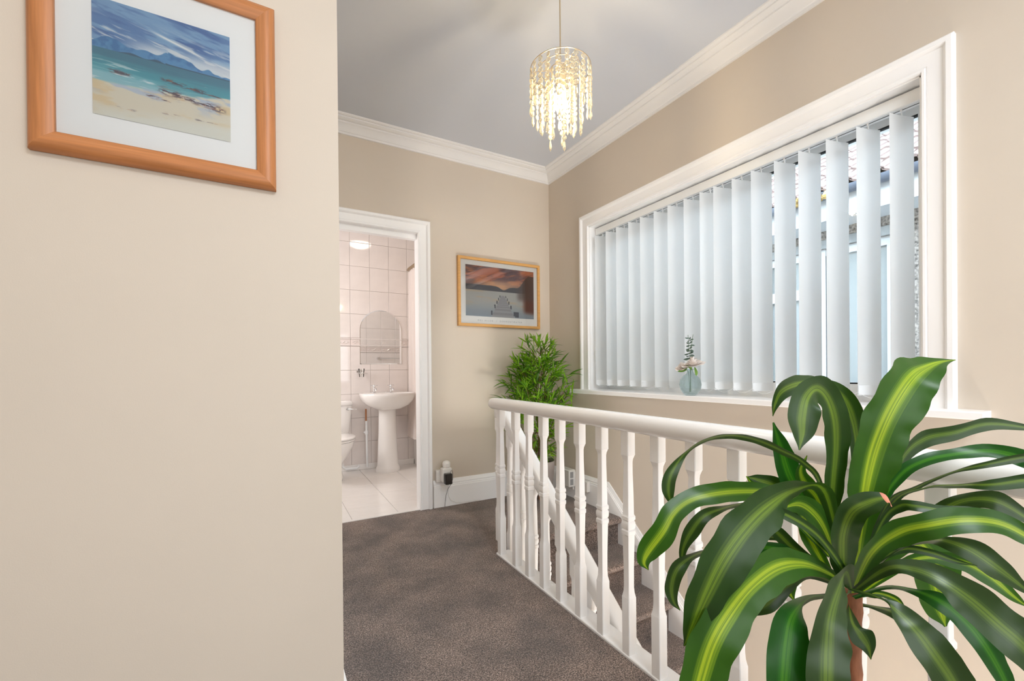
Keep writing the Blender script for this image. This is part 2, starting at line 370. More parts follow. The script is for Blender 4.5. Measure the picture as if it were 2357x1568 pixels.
# door lining with stop
b = MB()
b.box(.941, .956, YB - .001, YB + WB + .002, 0, 2.004); b.box(.229, .245, YB - .001, YB + WB + .002, 0, 2.004); b.box(.245, .941, YB - .001, YB + WB + .002, 1.990, 2.004)
b.box(.245, .258, YB + .035, YB + WB, 0, 1.990); b.box(.258, .941, YB + .035, YB + WB, 1.955, 1.990)
struct(b.build('door_1', M_GLOSS), 'white painted door lining of the bathroom doorway')
struct(MB().bbox(.245, .941, YB + .004, YB + .034, -.005, .004, .002).build('trim_4', M_FTILE), 'pale threshold strip between carpet and bathroom tiles')

# ------------------------------------------------------------------ window
wn = bpy.data.objects.new('window_1', None); C.objects.link(wn); struct(wn, 'wide single-pane white framed landing window')
b = MB(); FX0, FX1 = 2.262, 2.325
GY0, GY1, GZ0, GZ1 = .695, 2.435, .925, 2.010
b.box(FX0, FX1, WY0 + .001, GY0, WZ0, WZ1); b.box(FX0, FX1, GY1, WY1 - .001, WZ0, WZ1); b.box(FX0, FX1, GY0, GY1, WZ0, GZ0); b.box(FX0, FX1, GY0, GY1, GZ1, WZ1 + .001)
b.build('window_frame', M_UPVC, wn)
b = MB(); g = .007
b.box(FX0 + .004, FX0 + .02, GY0, GY1, GZ0, GZ0 + g); b.box(FX0 + .004, FX0 + .02, GY0, GY1, GZ1 - g, GZ1)
tag(b.build('gasket', M_GASKET, wn), 'thin black glazing seal')
MB().box(FX0 + .028, FX0 + .034, GY0 - .004, GY1 + .004, GZ0 - .004, GZ1 + .004).build('pane', M_GLASS, wn)
# reveal lining + sill
b = MB(); b.box(XR - .001, FX0, WY0 - .001, WY0 + .006, WZ0, WZ1); b.box(XR - .001, FX0, WY1 - .006, WY1 + .001, WZ0, WZ1); b.box(XR - .001, FX0, WY0, WY1, WZ1 - .006, WZ1 + .001)
b.build('window_reveal', M_GLOSS, wn)
b = MB(); z1 = WZ0 + .002
b.box(XR - .002, FX0 + .01, WY0 - .001, WY1 + .001, z1 - .028, z1)
pr = [(XR, z1), (1.999, z1), (1.994, z1 - .005), (1.994, z1 - .024), (1.998, z1 - .028), (XR, z1 - .028)]
b.prism(pr, 'y', .459, 2.656)
b.build('window_sill', M_GLOSS, wn, smooth=30)

# ------------------------------------------------------------------ vertical blind
vb = empty('vertical_blind', (2.155, 1.56, 2.04), 'white fabric vertical blind with seventeen half-open vanes in the landing window', 'blind')
def rel(o, root):
    o.parent = root; o.matrix_parent_inverse = root.matrix_basis.inverted() if root.type == 'EMPTY' else Matrix(); return o
bpy.context.view_layer.update()
b = MB(); b.bbox(2.132, 2.178, WY0 + .012, WY1 - .012, 2.000, 2.050, .003); rel(b.build('headrail', M_UPVC, smooth=30), vb)
b = MB(); b.box(2.1545, 2.1565, WY0 + .03, WY1 - .03, 1.9985, 2.0005); rel(tag(b.build('track_slot', M_GASKET), 'dark slot under the headrail'), vb)
VY = [.727, .834, .945, 1.055, 1.163, 1.275, 1.376, 1.483, 1.560, 1.673, 1.787, 1.894, 2.009, 2.113, 2.228, 2.333, 2.449]
HX, HY = .0615, -.0165
nz = 14
mb = MB(); rings = []
for i in range(nz + 1):
    z = .884 + (1.982 - .884) * i / nz; rings.append(z)
vs = []; 
for z in rings:
    for j in range(5):
        t = j / 2 - 1; cv = .004 * (1 - t * t)
        vs.append((t * HX + cv * .25, t * HY + cv, z))
n1 = len(vs); vs2 = [(x + .0002, y + .0007, z) for x, y, z in vs]
fs = []
for i in range(nz):
    for j in range(4): a = i * 5 + j; fs.append((a, a + 1, a + 6, a + 5)); 
mb.add(vs, fs)
vane_me = mb.build('vane', M_VANE, smooth=60)
hem = MB(); 
for y in (-.0012, .0012): pass
hm = MB(); hm.add([(t * HX, t * HY + s * .0016 + .004 * (1 - t * t), z) for s in (-1, 1) for z in (.886, .925) for t in (-.98, 0, .98)], [(0, 1, 4, 3), (1, 2, 5, 4), (6, 7, 10, 9), (7, 8, 11, 10), (0, 1, 7, 6), (1, 2, 8, 7), (3, 4, 10, 9), (4, 5, 11, 10)])
hem_o = hm.build('hem_weight', M_UPVC, smooth=40)
hk = MB(); hk.box(-.004, .004, -.001, .001, 1.978, 1.996); hk.box(-.007, .007, -.0025, .0025, 1.992, 2.001); hk_o = hk.build('vane_hanger', M_UPVC)
hp = MB(); hp.box(-HX * .9, HX * .9, -.002, .002, 1.958, 1.974)
for k, y in enumerate(VY):
    yc = y - .0165
    v = vane_me if k == 0 else copy(vane_me)
    v.parent = vb; v.location = (0, yc - 1.56, -2.04)
    r = 0 if k != 8 else math.radians(-9)
    v.rotation_euler = (0, 0, r + math.radians(random.uniform(-1.2, 1.2)))
    for q in (hem_o, hk_o):
        c = q if k == 0 else copy(q)
        c.parent = v
    # beaded bottom chain to the next vane
    if k < len(VY) - 1:
        d = VY[k + 1] - y
        for sx in (-1,):
            pts = [(sx * HX, (HY * sx) + d * t, .897 - .022 * math.sin(PI * t)) for t in [i / 16 for i in range(17)]]
            cb = MB()
            cb.tube(pts, .0006, 4)
            for p in pts: 
                cb.lathe([(0.0001, -.0015), (.0014, 0), (.0001, .0015)], 5, M=Matrix.Translation(p))
            c = cb.build('bottom_chain', M_UPVC); c.parent = v
# operating cord and chain at the left (far) end
b = MB(); b.tube([(2.14, 2.478, 2.0), (2.12, 2.481, 1.6), (2.115, 2.482, 1.1), (2.112, 2.48, .93), (2.118, 2.47, .93), (2.122, 2.474, 1.1), (2.13, 2.476, 1.6), (2.145, 2.474, 2.0)], .0013, 5)
rel(tag(b.build('pull_cord', M_UPVC), 'thin white control cord at the far end'), vb)
b = MB(); b.lathe([(.002, 0), (.006, .004), (.006, .07), (.003, .08)], 10, M=Matrix.Translation((2.112, 2.478, 1.06))); rel(b.build('cord_weight', M_UPVC, smooth=40), vb)

# ------------------------------------------------------------------ neighbouring house
nh = empty('neighbouring_house', (4.4, 1.9, -2.7), 'neighbouring house with pinkish pantiled roof and white window seen between the blind vanes', 'house')
DX = 4.4
b = MB(); NY0, NY1, NZ0, NZ1 = 1.50, 2.98, .80, 2.075
b.box(DX, DX + .25, -3, NY0, -2.7, 2.5); b.box(DX, DX + .25, NY1, 7, -2.7, 2.5); b.box(DX, DX + .25, NY0, NY1, -2.7, NZ0); b.box(DX, DX + .25, NY0, NY1, NZ1, 2.5)
rel(b.build('wall', M_DASH), nh)
b = MB(); b.bbox(DX - .012, DX + .01, NY0 - .12, NY1 + .12, NZ1, 2.155, .004); rel(tag(b.build('lintel', M_LINTEL), 'worn painted stone lintel'), nh)
b = MB(); b.bbox(DX - .05, DX + .05, NY0 - .1, NY1 + .1, NZ0 - .07, NZ0, .004); rel(b.build('sill', M_LINTEL), nh)
b = MB(); x0, x1 = DX + .03, DX + .09
b.box(x0, x1, NY0, NY0 + .06, NZ0, NZ1); b.box(x0, x1, NY1 - .06, NY1, NZ0, NZ1); b.box(x0, x1, NY0 + .06, NY1 - .06, NZ0, NZ0 + .07); b.box(x0, x1, NY0 + .06, NY1 - .06, NZ1 - .07, NZ1)
wf = rel(b.build('window_frame', M_FASCIA), nh)
b = MB(); b.box(x0 - .004, x1, 2.005, 2.075, NZ0, NZ1); b.box(x0 - .004, x1, 2.5, 2.56, NZ0, NZ1)
c = b.build('mullion', M_FASCIA); c.parent = wf
b = MB(); b.box(x0 - .006, x1, 2.075, NY1, 1.645, 1.742); c = b.build('transom', M_FASCIA); c.parent = wf
b = MB(); b.box(x0 - .005, x0 + .005, 1.990, 2.004, NZ0 + .07, NZ1 - .06); c = b.build('glazing_seal', M_GASKET); c.parent = wf
for (a, c_, d, e) in ((1.56, 2.0, .87, 2.005), (2.075, 2.5, 1.74, 2.005), (2.075, 2.5, .87, 1.645), (2.56, 2.92, 1.74, 2.005), (2.56, 2.92, .87, 1.645)):
    b = MB(); b.box(DX + .055, DX + .065, a, c_, d, e); p = b.build('pane', M_NGLASS); p.parent = wf
# net curtain behind the panes bottom half
b = MB(); b.box(DX + .1, DX + .13, NY0, NY1, NZ0, 2.06); rel(tag(b.build('interior_blind', M_FASCIA), 'pale blind behind the neighbour glass'), nh)
b = MB(); b.box(4.12, DX + .02, -2, 6, 2.235, 2.25); rel(b.build('soffit', M_FASCIA), nh)
for k in range(8):
    b = MB(); b.bbox(4.10, 4.125, -1.2 + k * .9, -1.2 + k * .9 + .897, 2.235, 2.42, .002); rel(b.build('fascia_board', M_FASCIA), nh)
b = MB(); rr = .055
for k in range(3):
    y0 = -1.5 + k * 2.2
    ring = []
    prof = [(math.cos(a) * rr, -math.sin(a) * rr) for a in [i * PI / 10 for i in range(11)]] + [(math.cos(a) * (rr - .004), -math.sin(a) * (rr - .004)) for a in [PI - i * PI / 10 for i in range(11)]]
    b.loft([[(4.04 + p[0], y, 2.448 + p[1]) for p in prof] for y in (y0, y0 + 2.19)])
rel(b.build('gutter', M_GUTTER, smooth=40), nh)
b = MB()
for k in range(26):
    y = random.uniform(1.78, 2.12); s = random.uniform(.02, .05)
    b.lathe([(.001, -s * .6), (s * .8, -s * .3), (s, .1 * s), (s * .5, s * .7), (.001, s * .8)], 7, M=Matrix.Translation((random.uniform(3.985, 4.03), y, 2.42 + random.uniform(-.02, .03))))
tag(rel(b.build('moss_clump', M_MOSS), nh), 'dry brown moss hanging over the gutter')
# pantiles
TW, TL, GA = .205, .36, .285; ang = math.radians(30)
tb = MB(); ny = 10; rows = []
for x in (0, TL * .5, TL):
    top = [(x, TW * 1.08 * j / ny, .026 * math.sin(2 * PI * j / ny + .3) + .03) for j in range(ny + 1)]
    bot = [(p[0], p[1], p[2] - .020) for p in reversed(top)]
    rows.append(top + bot)
tb.loft(rows)
tile0 = tb.build('roof_tile', M_ROOFT, smooth=35)
first = True
for r in range(11):
    for cidx in range(17):
        o = tile0 if first else copy(tile0); first = False
        o.parent = nh; o.matrix_parent_inverse = nh.matrix_basis.inverted()
        d = r * GA
        o.matrix_basis = Matrix.Translation((4.03 + d * math.cos(ang), .2 + cidx * TW + random.uniform(-.003, .003), 2.465 + d * math.sin(ang) + .002)) @ Matrix.Rotation(-ang + math.radians(3.2), 4, 'Y')
b = MB(); b.add([(4.05, -3, 2.46), (4.05, 7, 2.46), (8, 7, 2.46 + 3.95 * math.tan(ang)), (8, -3, 2.46 + 3.95 * math.tan(ang)), (4.05, -3, 2.44), (4.05, 7, 2.44), (8, 7, 2.3 + 3.95 * math.tan(ang)), (8, -3, 2.3 + 3.95 * math.tan(ang))], [(0, 1, 2, 3), (4, 5, 6, 7), (0, 1, 5, 4), (2, 3, 7, 6), (0, 3, 7, 4), (1, 2, 6, 5)])
rel(b.build('roof_underlay', M_GUTTER), nh)
struct(MB().box(XR + WT, 30, -20, 20, -2.9, -2.7).build('ground', M_GROUND))

# ------------------------------------------------------------------ balustrade on the landing
BPROF = [(0, .018), (.198, .018), (.2005, .0172), (.216, .0140), (.236, .0128), (.30, .0130), (.416, .0152), (.419, .0160), (.422, .0178), (.434, .0178), (.4365, .0160), (.4385, .0142),
         (.443, .0168), (.450, .0178), (.458, .0180), (.464, .0174), (.469, .0148), (.471, .0152), (.474, .0178), (.484, .0178), (.487, .0160), (.491, .0142),
         (.56, .0134), (.64, .0118), (.676, .0118), (.686, .0128), (.6965, .0160), (.699, .0165), (.7005, .018), (.79, .018)]
def baluster_mesh(L=.79):
    b = MB(); rings = []; s = L / .79
    for z, h in BPROF:
        c = .0022 if h > .0165 else .0015
        q = [(h, -h + c), (h, h - c), (h - c, h), (-h + c, h), (-h, h - c), (-h, -h + c), (-h + c, -h), (h - c, -h)]
        rings.append([(x, y, z * s) for x, y in q])
    b.loft(rings); return b.build('baluster', M_GLOSS, smooth=28)
def rail_section(w, h, n=20, p=2.6):
    out = []
    for i in range(n):
        a = 2 * PI * i / n; c, s = math.cos(a), math.sin(a)
        out.append((w / 2 * abs(c) ** (2 / p) * (1 if c >= 0 else -1), h / 2 * abs(s) ** (2 / p) * (1 if s >= 0 else -1)))
    return out
lb = empty('landing_balustrade', (1.09, 1.0, 0), 'white painted balustrade with thick rounded handrail along the landing edge', 'balustrade')
bpy.context.view_layer.update()
b = MB(); rings = []
ys = [(2.150, .35), (2.144, .72), (2.134, .90), (2.118, 1.0)] + [(2.118 - i * .12, 1.0) for i in range(1, 25)]
zf = lambda y: .812 + .004 * (y - .5) 
for y, k in ys: rings.append([(1.09 + x * k, y, zf(y) + z * k) for x, z in rail_section(.082, .062)])
b.loft(rings); rel(b.build('handrail', M_GLOSSR, smooth=50), lb)
b = MB(); b.bbox(1.069, 1.150, SYB, 2.085, -.26, .009, .003); rel(b.build('base_rail', M_GLOSS), lb)
b0 = baluster_mesh(.782); first = True
for y in (2.055, 1.894, 1.768, 1.640, 1.512, 1.378, 1.245, 1.110, .977, .842, .708, .574, .440, .306, .172, .038, -.096, -.23, -.364):
    o = b0 if first else copy(b0); first = False
    o.parent = lb; o.location = (0, y - 1.0, .008)
# stair balustrade
sb = empty('stair_balustrade', (1.17, 2.2, 0), 'white stair handrail and balusters raking down behind the landing balustrade', 'balustrade')
bpy.context.view_layer.update()
top = lambda y: min(.726 + .828 * (y - 2.107), .805)
b = MB(); rings = []
for y, k in [(2.275, .5), (2.27, .85), (2.26, 1), (2.2024, 1)] + [(2.2024 - i * .25, 1) for i in range(1, 12)]:
    rings.append([(1.190 + x * k, y, top(y) - .048 + z * k) for x, z in rail_section(.070, .092, 24, 4.5)])
b.loft(rings); rel(b.build('handrail', M_GLOSSR, smooth=50), sb)
b1 = baluster_mesh(.79); first = True
for k in range(19):
    y = [2.245, 2.11, 1.98, 1.865][k] if k < 4 else 1.865 - .1125 * (k - 3)
    o = b1 if first else copy(b1); first = False
    zb = max(-.87 * (2.2 - y) - .03, -9) if y < 2.16 else 0
    zt = top(y) - .07
    o.parent = sb; o.location = (.006, y - 2.2, zb); o.scale = (1, 1, (zt - zb) / .79)

# ------------------------------------------------------------------ pendant lamp
PX, PY, PZ = 1.045, 1.425, 2.222
pl = empty('pendant_light', (PX, PY, ZC), 'round pendant lampshade of crystal bead strands with a lit bulb inside', 'lamp')
bpy.context.view_layer.update()
def ptag(o): o.parent = pl; o.matrix_parent_inverse = Matrix.Translation((-PX, -PY, -ZC)); return o
T = Matrix.Translation((PX, PY, 0))
b = MB(); b.lathe([(.045, ZC), (.045, ZC - .012), (.03, ZC - .026), (.008, ZC - .034), (.006, ZC - .04)], 24, M=T); ptag(b.build('ceiling_rose', M_PLASTIC, smooth=40))
b = MB(); b.tube([(PX, PY, ZC - .035), (PX, PY, 2.20)], .0028, 8); ptag(b.build('flex', M_CORD, smooth=60))
b = MB(); b.lathe([(.006, 2.205), (.014, 2.198), (.019, 2.18), (.019, 2.150), (.016, 2.147), (.004, 2.147)], 16, M=T); ptag(b.build('lamp_holder', M_BRASS, smooth=40))
b = MB(); b.lathe([(.012, 2.147), (.013, 2.138), (.024, 2.118), (.0285, 2.095), (.0265, 2.072), (.016, 2.054), (.001, 2.048)], 20, M=T); ptag(tag(b.build('bulb', M_BULB, smooth=60), 'glowing warm bulb'))
rg = MB()
for R, z in ((.122, PZ), (.084, PZ), (.040, PZ)):
    rg.tube([(PX + R * math.cos(a), PY + R * math.sin(a), z) for a in [i * 2 * PI / 48 for i in range(49)]], .0017, 6, caps=False)
for a in (0.4, 0.4 + 2 * PI / 3, 0.4 + 4 * PI / 3):
    rg.tube([(PX + .122 * math.cos(a), PY + .122 * math.sin(a), PZ), (PX + .018 * math.cos(a), PY + .018 * math.sin(a), PZ), (PX + .018 * math.cos(a), PY + .018 * math.sin(a), 2.19)], .0014, 5)
ptag(tag(rg.build('shade_frame', M_BRASS, smooth=60), 'thin brushed metal rings of the shade'))
bd = MB(); n = 8
bd.loft([[(x * 1.0, r * math.cos(2 * PI * k / n + PI / 8), r * math.sin(2 * PI * k / n + PI / 8)) for k in range(n)] for x, r in ((-.0042, .0050), (-.0012, .0102), (.0012, .0102), (.0042, .0050))])
bead0 = bd.build('bead', M_BEADG)
dp = MB(); dp.lathe([(.0008, .002), (.0035, -.006), (.0068, -.028), (.0062, -.033), (.0003, -.046)], 6); drop0 = dp.build('drop', M_BEADG)
used0 = False
def strand(R, a, nb, first=False):
    global used0
    x, y = PX + R * math.cos(a), PY + R * math.sin(a)
    pit = .0222; L = nb * pit
    s = MB(); s.tube([(0, 0, 0), (0, 0, -L - .004)], .0006, 4)
    o = s.build('bead_strand', M_BRASS, loc=(x, y, PZ - .002)); ptag(o)
    rz = a + random.uniform(-.25, .25)
    for k in range(nb):
        q = bead0 if not used0 else copy(bead0)
        q.parent = o; q.location = (0, 0, -.5 * pit - k * pit - .001); q.rotation_euler = (0, 0, rz + random.uniform(-.3, .3))
        if not used0:
            drop = drop0
        else: drop = None
        if drop is not None:
            used0 = True; drop.parent = o; drop.location = (0, 0, -L - .002); o['_d'] = 1
    if '_d' not in o.keys():
        d = copy(drop0); d.parent = o; d.location = (0, 0, -L - .002)
    else: del o['_d']
for k in range(21): strand(.122, 2 * PI * k / 21 + .1, [6, 7, 7, 6, 7][k % 5])
for k in range(10): strand(.084, 2 * PI * k / 10 + .25, [9, 10, 11][k % 3])
for k in range(5): strand(.040, 2 * PI * k / 5 + .6, [12, 10, 11][k % 3])

# second ceiling lamp, above the stairhead behind the photographer
cl = empty('ceiling_light', (-.75, .1, ZC), 'round opal glass ceiling light behind the viewpoint', 'lamp')
b = MB(); b.lathe([(.15, ZC - .001), (.155, ZC - .02), (.15, ZC - .025)], 32, M=Matrix.Translation((-.75, .1, 0))); rel(b.build('base_ring', M_BRASS, smooth=40), cl)
b = MB(); b.lathe([(.148, ZC - .022), (.145, ZC - .05), (.12, ZC - .08), (.07, ZC - .097), (.001, ZC - .102)], 32, M=Matrix.Translation((-.75, .1, 0))); rel(b.build('opal_shade', M_DOME, smooth=60), cl)
# unseen frames added round the rear and overhead fill lamps, no openings behind them
b = MB(); b.box(-.16, -.10, Y0, Y0 + .04, .34, 1.96); b.box(1.80, 1.86, Y0, Y0 + .04, .34, 1.96); b.box(-.10, 1.80, Y0, Y0 + .04, .34, .40); b.box(-.10, 1.80, Y0, Y0 + .04, 1.90, 1.96)
struct(b.build('added_rear_frame', M_UPVC))
b = MB(); b.box(.24, .30, -1.31, -.19, ZC - .04, ZC); b.box(1.30, 1.36, -1.31, -.19, ZC - .04, ZC); b.box(.30, 1.30, -1.31, -1.25, ZC - .04, ZC); b.box(.30, 1.30, -.25, -.19, ZC - .04, ZC)
struct(b.build('added_ceiling_frame', M_UPVC))
# ------------------------------------------------------------------ printed pictures (painted in code)
rng = np.random.default_rng(5)
def vnoise(u, v, fu, fv, seed):
    r = np.random.default_rng(seed); g = r.random((int(fv) + 3, int(fu) + 3))
    x = u * fu; y = v * fv; xi = np.floor(x).astype(int); yi = np.floor(y).astype(int); fx = x - xi; fy = y - yi; xi = xi % (g.shape[1] - 1); yi = yi % (g.shape[0] - 1)
    fx = fx * fx * (3 - 2 * fx); fy = fy * fy * (3 - 2 * fy)
    return (g[yi, xi] * (1 - fx) + g[yi, xi + 1] * fx) * (1 - fy) + (g[yi + 1, xi] * (1 - fx) + g[yi + 1, xi + 1] * fx) * fy
def fbm(u, v, fu, fv, seed, o=4):
    s = 0; a = 1; t = 0
    for i in range(o): s = s + a * vnoise(u, v, fu * 2 ** i, fv * 2 ** i, seed + i); t += a; a *= .55
    return s / t
def sst(a, b, x): t = np.clip((x - a) / (b - a), 0, 1); return t * t * (3 - 2 * t)
def mixc(c, col, m): m = np.clip(m, 0, 1)[..., None]; return c * (1 - m) + np.array(col) / 255 * m
def paint_sea(u, v):
    ang_ = v - .10 * (u - .5) * 0
    c = np.ones(u.shape + (3,)) * np.array((88, 126, 178)) / 255
    s1 = fbm(u, v * 1 - .18 * u + .2, 3, 12, 11); s2 = fbm(u, v - .22 * u + .25, 6, 40, 21)
    c = mixc(c, (60, 96, 156), sst(.5, .7, s1) * .8)
    c = mixc(c, (128, 168, 205), sst(.45, .62, fbm(u, v - .15 * u + .2, 4, 18, 31)) * .8)
    c = mixc(c, (236, 234, 230), sst(.52, .68, s2) * sst(.05, .3, v) * .75)
    c = mixc(c, (232, 232, 232), sst(.22, .36, v + .05 * (s1 - .5)) * sst(.15, .4, u) * .85)
    c = mixc(c, (240, 240, 236), np.exp(-((v - (.05 + .28 * u)) / .012) ** 2) * sst(.35, .5, u) * (1 - sst(.7, .85, u)))
    hz = .425
    mt = hz - .02 - .075 * np.exp(-((u - .52) / .055) ** 2) - .07 * np.exp(-((u - .64) / .09) ** 2) * (u > .52) - .085 * np.exp(-((u - .12) / .11) ** 2) - .05 * np.exp(-((u - .36) / .10) ** 2) - .03 * np.exp(-((u - .83) / .03) ** 2) - .012 * vnoise(u, v * 0, 30, 1, 3)
    m = sst(mt - .003, mt + .003, v)
    mc = np.ones_like(c) * np.array((84, 140, 188)) / 255; mc = mixc(mc, (60, 112, 166), sst(.4, .7, fbm(u, v, 20, 20, 41)))
    c = c * (1 - m[..., None]) + mc * m[..., None]
    isl = hz + .004 - .022 * np.exp(-((u - .26) / .07) ** 2) - .024 * np.exp(-((u - .44) / .05) ** 2) - .012 * (u > .5)
    c = mixc(c, (58, 88, 112), sst(isl - .003, isl + .003, v))
    w_ = sst(hz, hz + .004, v)
    sc_ = np.ones_like(c) * np.array((66, 118, 140)) / 255
    q = (v - hz) / .26; st_ = fbm(u, v, 4, 60, 51)
    sc_ = mixc(sc_, (70, 150, 165), sst(.15, .55, q + .3 * (st_ - .5)))
    sc_ = mixc(sc_, (140, 190, 200), sst(.55, 1.0, q + .5 * (st_ - .5) + .25 * (.5 - u)))
    sc_ = mixc(sc_, (215, 226, 228), sst(.62, .74, fbm(u, v, 5, 50, 61)) * sst(.2, .6, q))
    c = c * (1 - w_[..., None]) + sc_ * w_[..., None]
    sh = .64 + .05 * np.sin(u * 3 + .5) + .05 * (fbm(u, v, 4, 14, 71) - .5) + .06 * (.5 - u)
    sd = np.ones_like(c) * np.array((226, 214, 192)) / 255
    sd = mixc(sd, (224, 196, 150), sst(.45, .65, fbm(u, v, 4, 14, 81)) * .8)
    sd = mixc(sd, (176, 190, 214), sst(.55, .7, fbm(u, v - .1 * u + .2, 5, 20, 91)) * (1 - sst(.72, .85, v)) * .8)
    sd = mixc(sd, (228, 226, 216), sst(.84, .97, v + .1 * (u - .5)) * .8)
    c = c * (1 - sst(sh - .01, sh + .015, v)[..., None]) + sd * sst(sh - .01, sh + .015, v)[..., None]
    for (u0, u1, v0, sl, th, k) in ((.08, .28, .60, .02, .012, 1), (.45, .95, .56, .10, .012, 1), (.42, .98, .655, .13, .024, 1), (.33, .55, .735, .10, .014, 1), (.10, .32, .90, .03, .006, .6), (.45, .62, .865, .0, .006, .7), (.70, .92, .86, -.0, .006, .7)):
        vc = v0 + sl * (u - u0); e = np.exp(-((v - vc) / (th * (.4 + 1.2 * vnoise(u, v * 0, 22, 1, int(u0 * 100))))) ** 2) * sst(u0, u0 + .05, u) * (1 - sst(u1 - .05, u1, u))
        nn = fbm(u, v, 30, 120, int(v0 * 1000))
        c = mixc(c, (84, 64, 74), e * sst(.42, .56, nn) * k); c = mixc(c, (170, 96, 62), e * sst(.6, .7, fbm(u, v, 24, 90, 7)) * .7 * k)
    return c
def paint_jetty(u, v):
    c = np.ones(u.shape + (3,)) * np.array((190, 98, 62)) / 255
    f = fbm(u, v * 1 + .35 * u, 3, 9, 101)
    c = mixc(c, (96, 58, 62), sst(.42, .6, f)); c = mixc(c, (214, 120, 66), sst(.55, .75, fbm(u, v, 4, 10, 111)) * .8)
    c = mixc(c, (232, 176, 128), sst(.20, .38, v + .15 * (f - .5)) * np.exp(-((u - .45) / .4) ** 2) * .8)
    mt = .375 + .07 * np.exp(-((u - .54) / .07) ** 2) - .005 * vnoise(u, v * 0, 40, 1, 9) + .03 * u * 0 - .27 * sst(.74, .93, u)
    m = sst(mt - .004, mt + .004, v); mc = np.ones_like(c) * np.array((58, 52, 60)) / 255
    c = c * (1 - m[..., None]) + mc * m[..., None]
    lk = sst(.475, .485, v)
    lc = np.ones_like(c) * np.array((178, 176, 172)) / 255; lc = mixc(lc, (196, 172, 140), sst(.5, .66, fbm(u, v, 3, 16, 121)) * .7); lc = mixc(lc, (138, 150, 164), sst(.65, 1, v))
    c = c * (1 - lk[..., None]) + lc * lk[..., None]
    rd = sst(.80, .90, u) * (v > mt) * (1 - sst(.80, .93, v - .15 * (u - .8)))
    c = mixc(c, (92, 34, 20), rd)
    c = mixc(c, (70, 48, 44), sst(.70, .80, u) * sst(mt, mt + .02, v) * (1 - sst(.55, .70, v)) * .7)
    hw = .022 + .15 * (v - .56) / .44; uc = .525 + .01 * (v - .5)
    jt = (np.abs(u - uc) < hw) & (v > .56)
    pk = .5 + .5 * np.sin(1 / (np.abs(v - .5) + .04) * 14)
    c = np.where(jt[..., None], np.stack([(.53 + .08 * pk), (.52 + .08 * pk), (.54 + .08 * pk)], -1), c)
    for k, vv in enumerate((.60, .66, .73, .82, .96)):
        h_ = .045 + .10 * (vv - .56); hw2 = .022 + .15 * (vv - .56) / .44
        for s in (-1, 1):
            pu = uc + s * (hw2 + .008); pw = .005 + .016 * (vv - .56)
            c = np.where(((np.abs(u - pu) < pw) & (v < vv) & (v > vv - h_))[..., None], np.array((52, 52, 66)) / 255, c)
    c = np.where(((np.abs(u - .735) < .028) & (v > .87) & (v < .985))[..., None], np.array((58, 58, 74)) / 255, c)
    return c
def m_vcol():
    m, nt, b = nodes('printed_paper'); a = nt.nodes.new('ShaderNodeVertexColor'); a.layer_name = 'print'
    nt.links.new(a.outputs[0], b.inputs['Base Color']); b.inputs['Roughness'].default_value = .6; return m
M_PRINT = m_vcol()
def print_mesh(x0, x1, z0, z1, y, nx, nz_, fn):
    xs = np.linspace(x0, x1, nx + 1); zs = np.linspace(z1, z0, nz_ + 1)
    X, Z = np.meshgrid(xs, zs); V = np.stack([X.ravel(), np.full(X.size, y), Z.ravel()], 1)
    i = np.arange(nz_)[:, None] * (nx + 1) + np.arange(nx)[None]; Fc = np.stack([i, i + nx + 1, i + nx + 2, i + 1], -1).reshape(-1, 4)
    me = bpy.data.meshes.new('print'); me.vertices.add(len(V)); me.vertices.foreach_set('co', V.astype(np.float32).ravel())
    me.loops.add(Fc.size); me.loops.foreach_set('vertex_index', Fc.astype(np.int32).ravel()); me.polygons.add(len(Fc)); me.polygons.foreach_set('loop_start', (np.arange(len(Fc)) * 4).astype(np.int32)); me.polygons.foreach_set('loop_total', np.full(len(Fc), 4, np.int32)); me.update(calc_edges=True)
    U = (X - x0) / (x1 - x0); Vv = (z1 - Z) / (z1 - z0); c = (np.clip(fn(U, Vv), 0, 1) * .86 + .06).reshape(-1, 3)  # contrast lifted: haze of the glass reflection painted into the print colours
    lin = np.where(c < .04045, c / 12.92, ((c + .055) / 1.055) ** 2.4)
    at_ = me.color_attributes.new('print', 'FLOAT_COLOR', 'POINT'); at_.data.foreach_set('color', np.concatenate([lin, np.ones((len(lin), 1))], 1).astype(np.float32).ravel())
    me.materials.append(M_PRINT); o = bpy.data.objects.new('print', me); C.objects.link(o); return o
def picture(name, label, x0, x1, z0, z1, ywall, fw, ft, mats, win, prof, nxz, fn, group=None):
    """wall is at y = ywall, facing -y"""
    r = empty(name, ((x0 + x1) / 2, ywall, z0), label, 'picture', group); bpy.context.view_layer.update()
    # four mitred frame mouldings
    C_ = [(x0, z0, 1, 1), (x1, z0, -1, 1), (x1, z1, -1, -1), (x0, z1, 1, -1)]
    for k in range(4):
        a = C_[k]; c = C_[(k + 1) % 4]; b = MB()
        b.loft([[(p[0] + p[2] * d, ywall - .002 - t, p[1] + p[3] * d) for d, t in prof] for p in (a, c)])
        rel(b.build('frame_moulding', mats[k % 2], smooth=35), r)
    b = MB(); yb = ywall - ft * .45
    b.box(x0 + fw * .6, x1 - fw * .6, yb, yb + .004, z0 + fw * .6, z1 - fw * .6); rel(b.build('mount', M_CARDBD), r)
    p = print_mesh(win[0], win[1], win[2], win[3], yb - .0012, nxz[0], nxz[1], fn); rel(p, r)
    b = MB(); b.box(x0 + fw * .7, x1 - fw * .7, yb - .006, yb - .004, z0 + fw * .7, z1 - fw * .7); rel(b.build('glass', M_GLASS), r)
    return r, yb
pr1 = [(0, 0), (0, .010), (.004, .017), (.012, .021), (.022, .021), (.034, .016), (.0385, .013), (.0385, 0)]
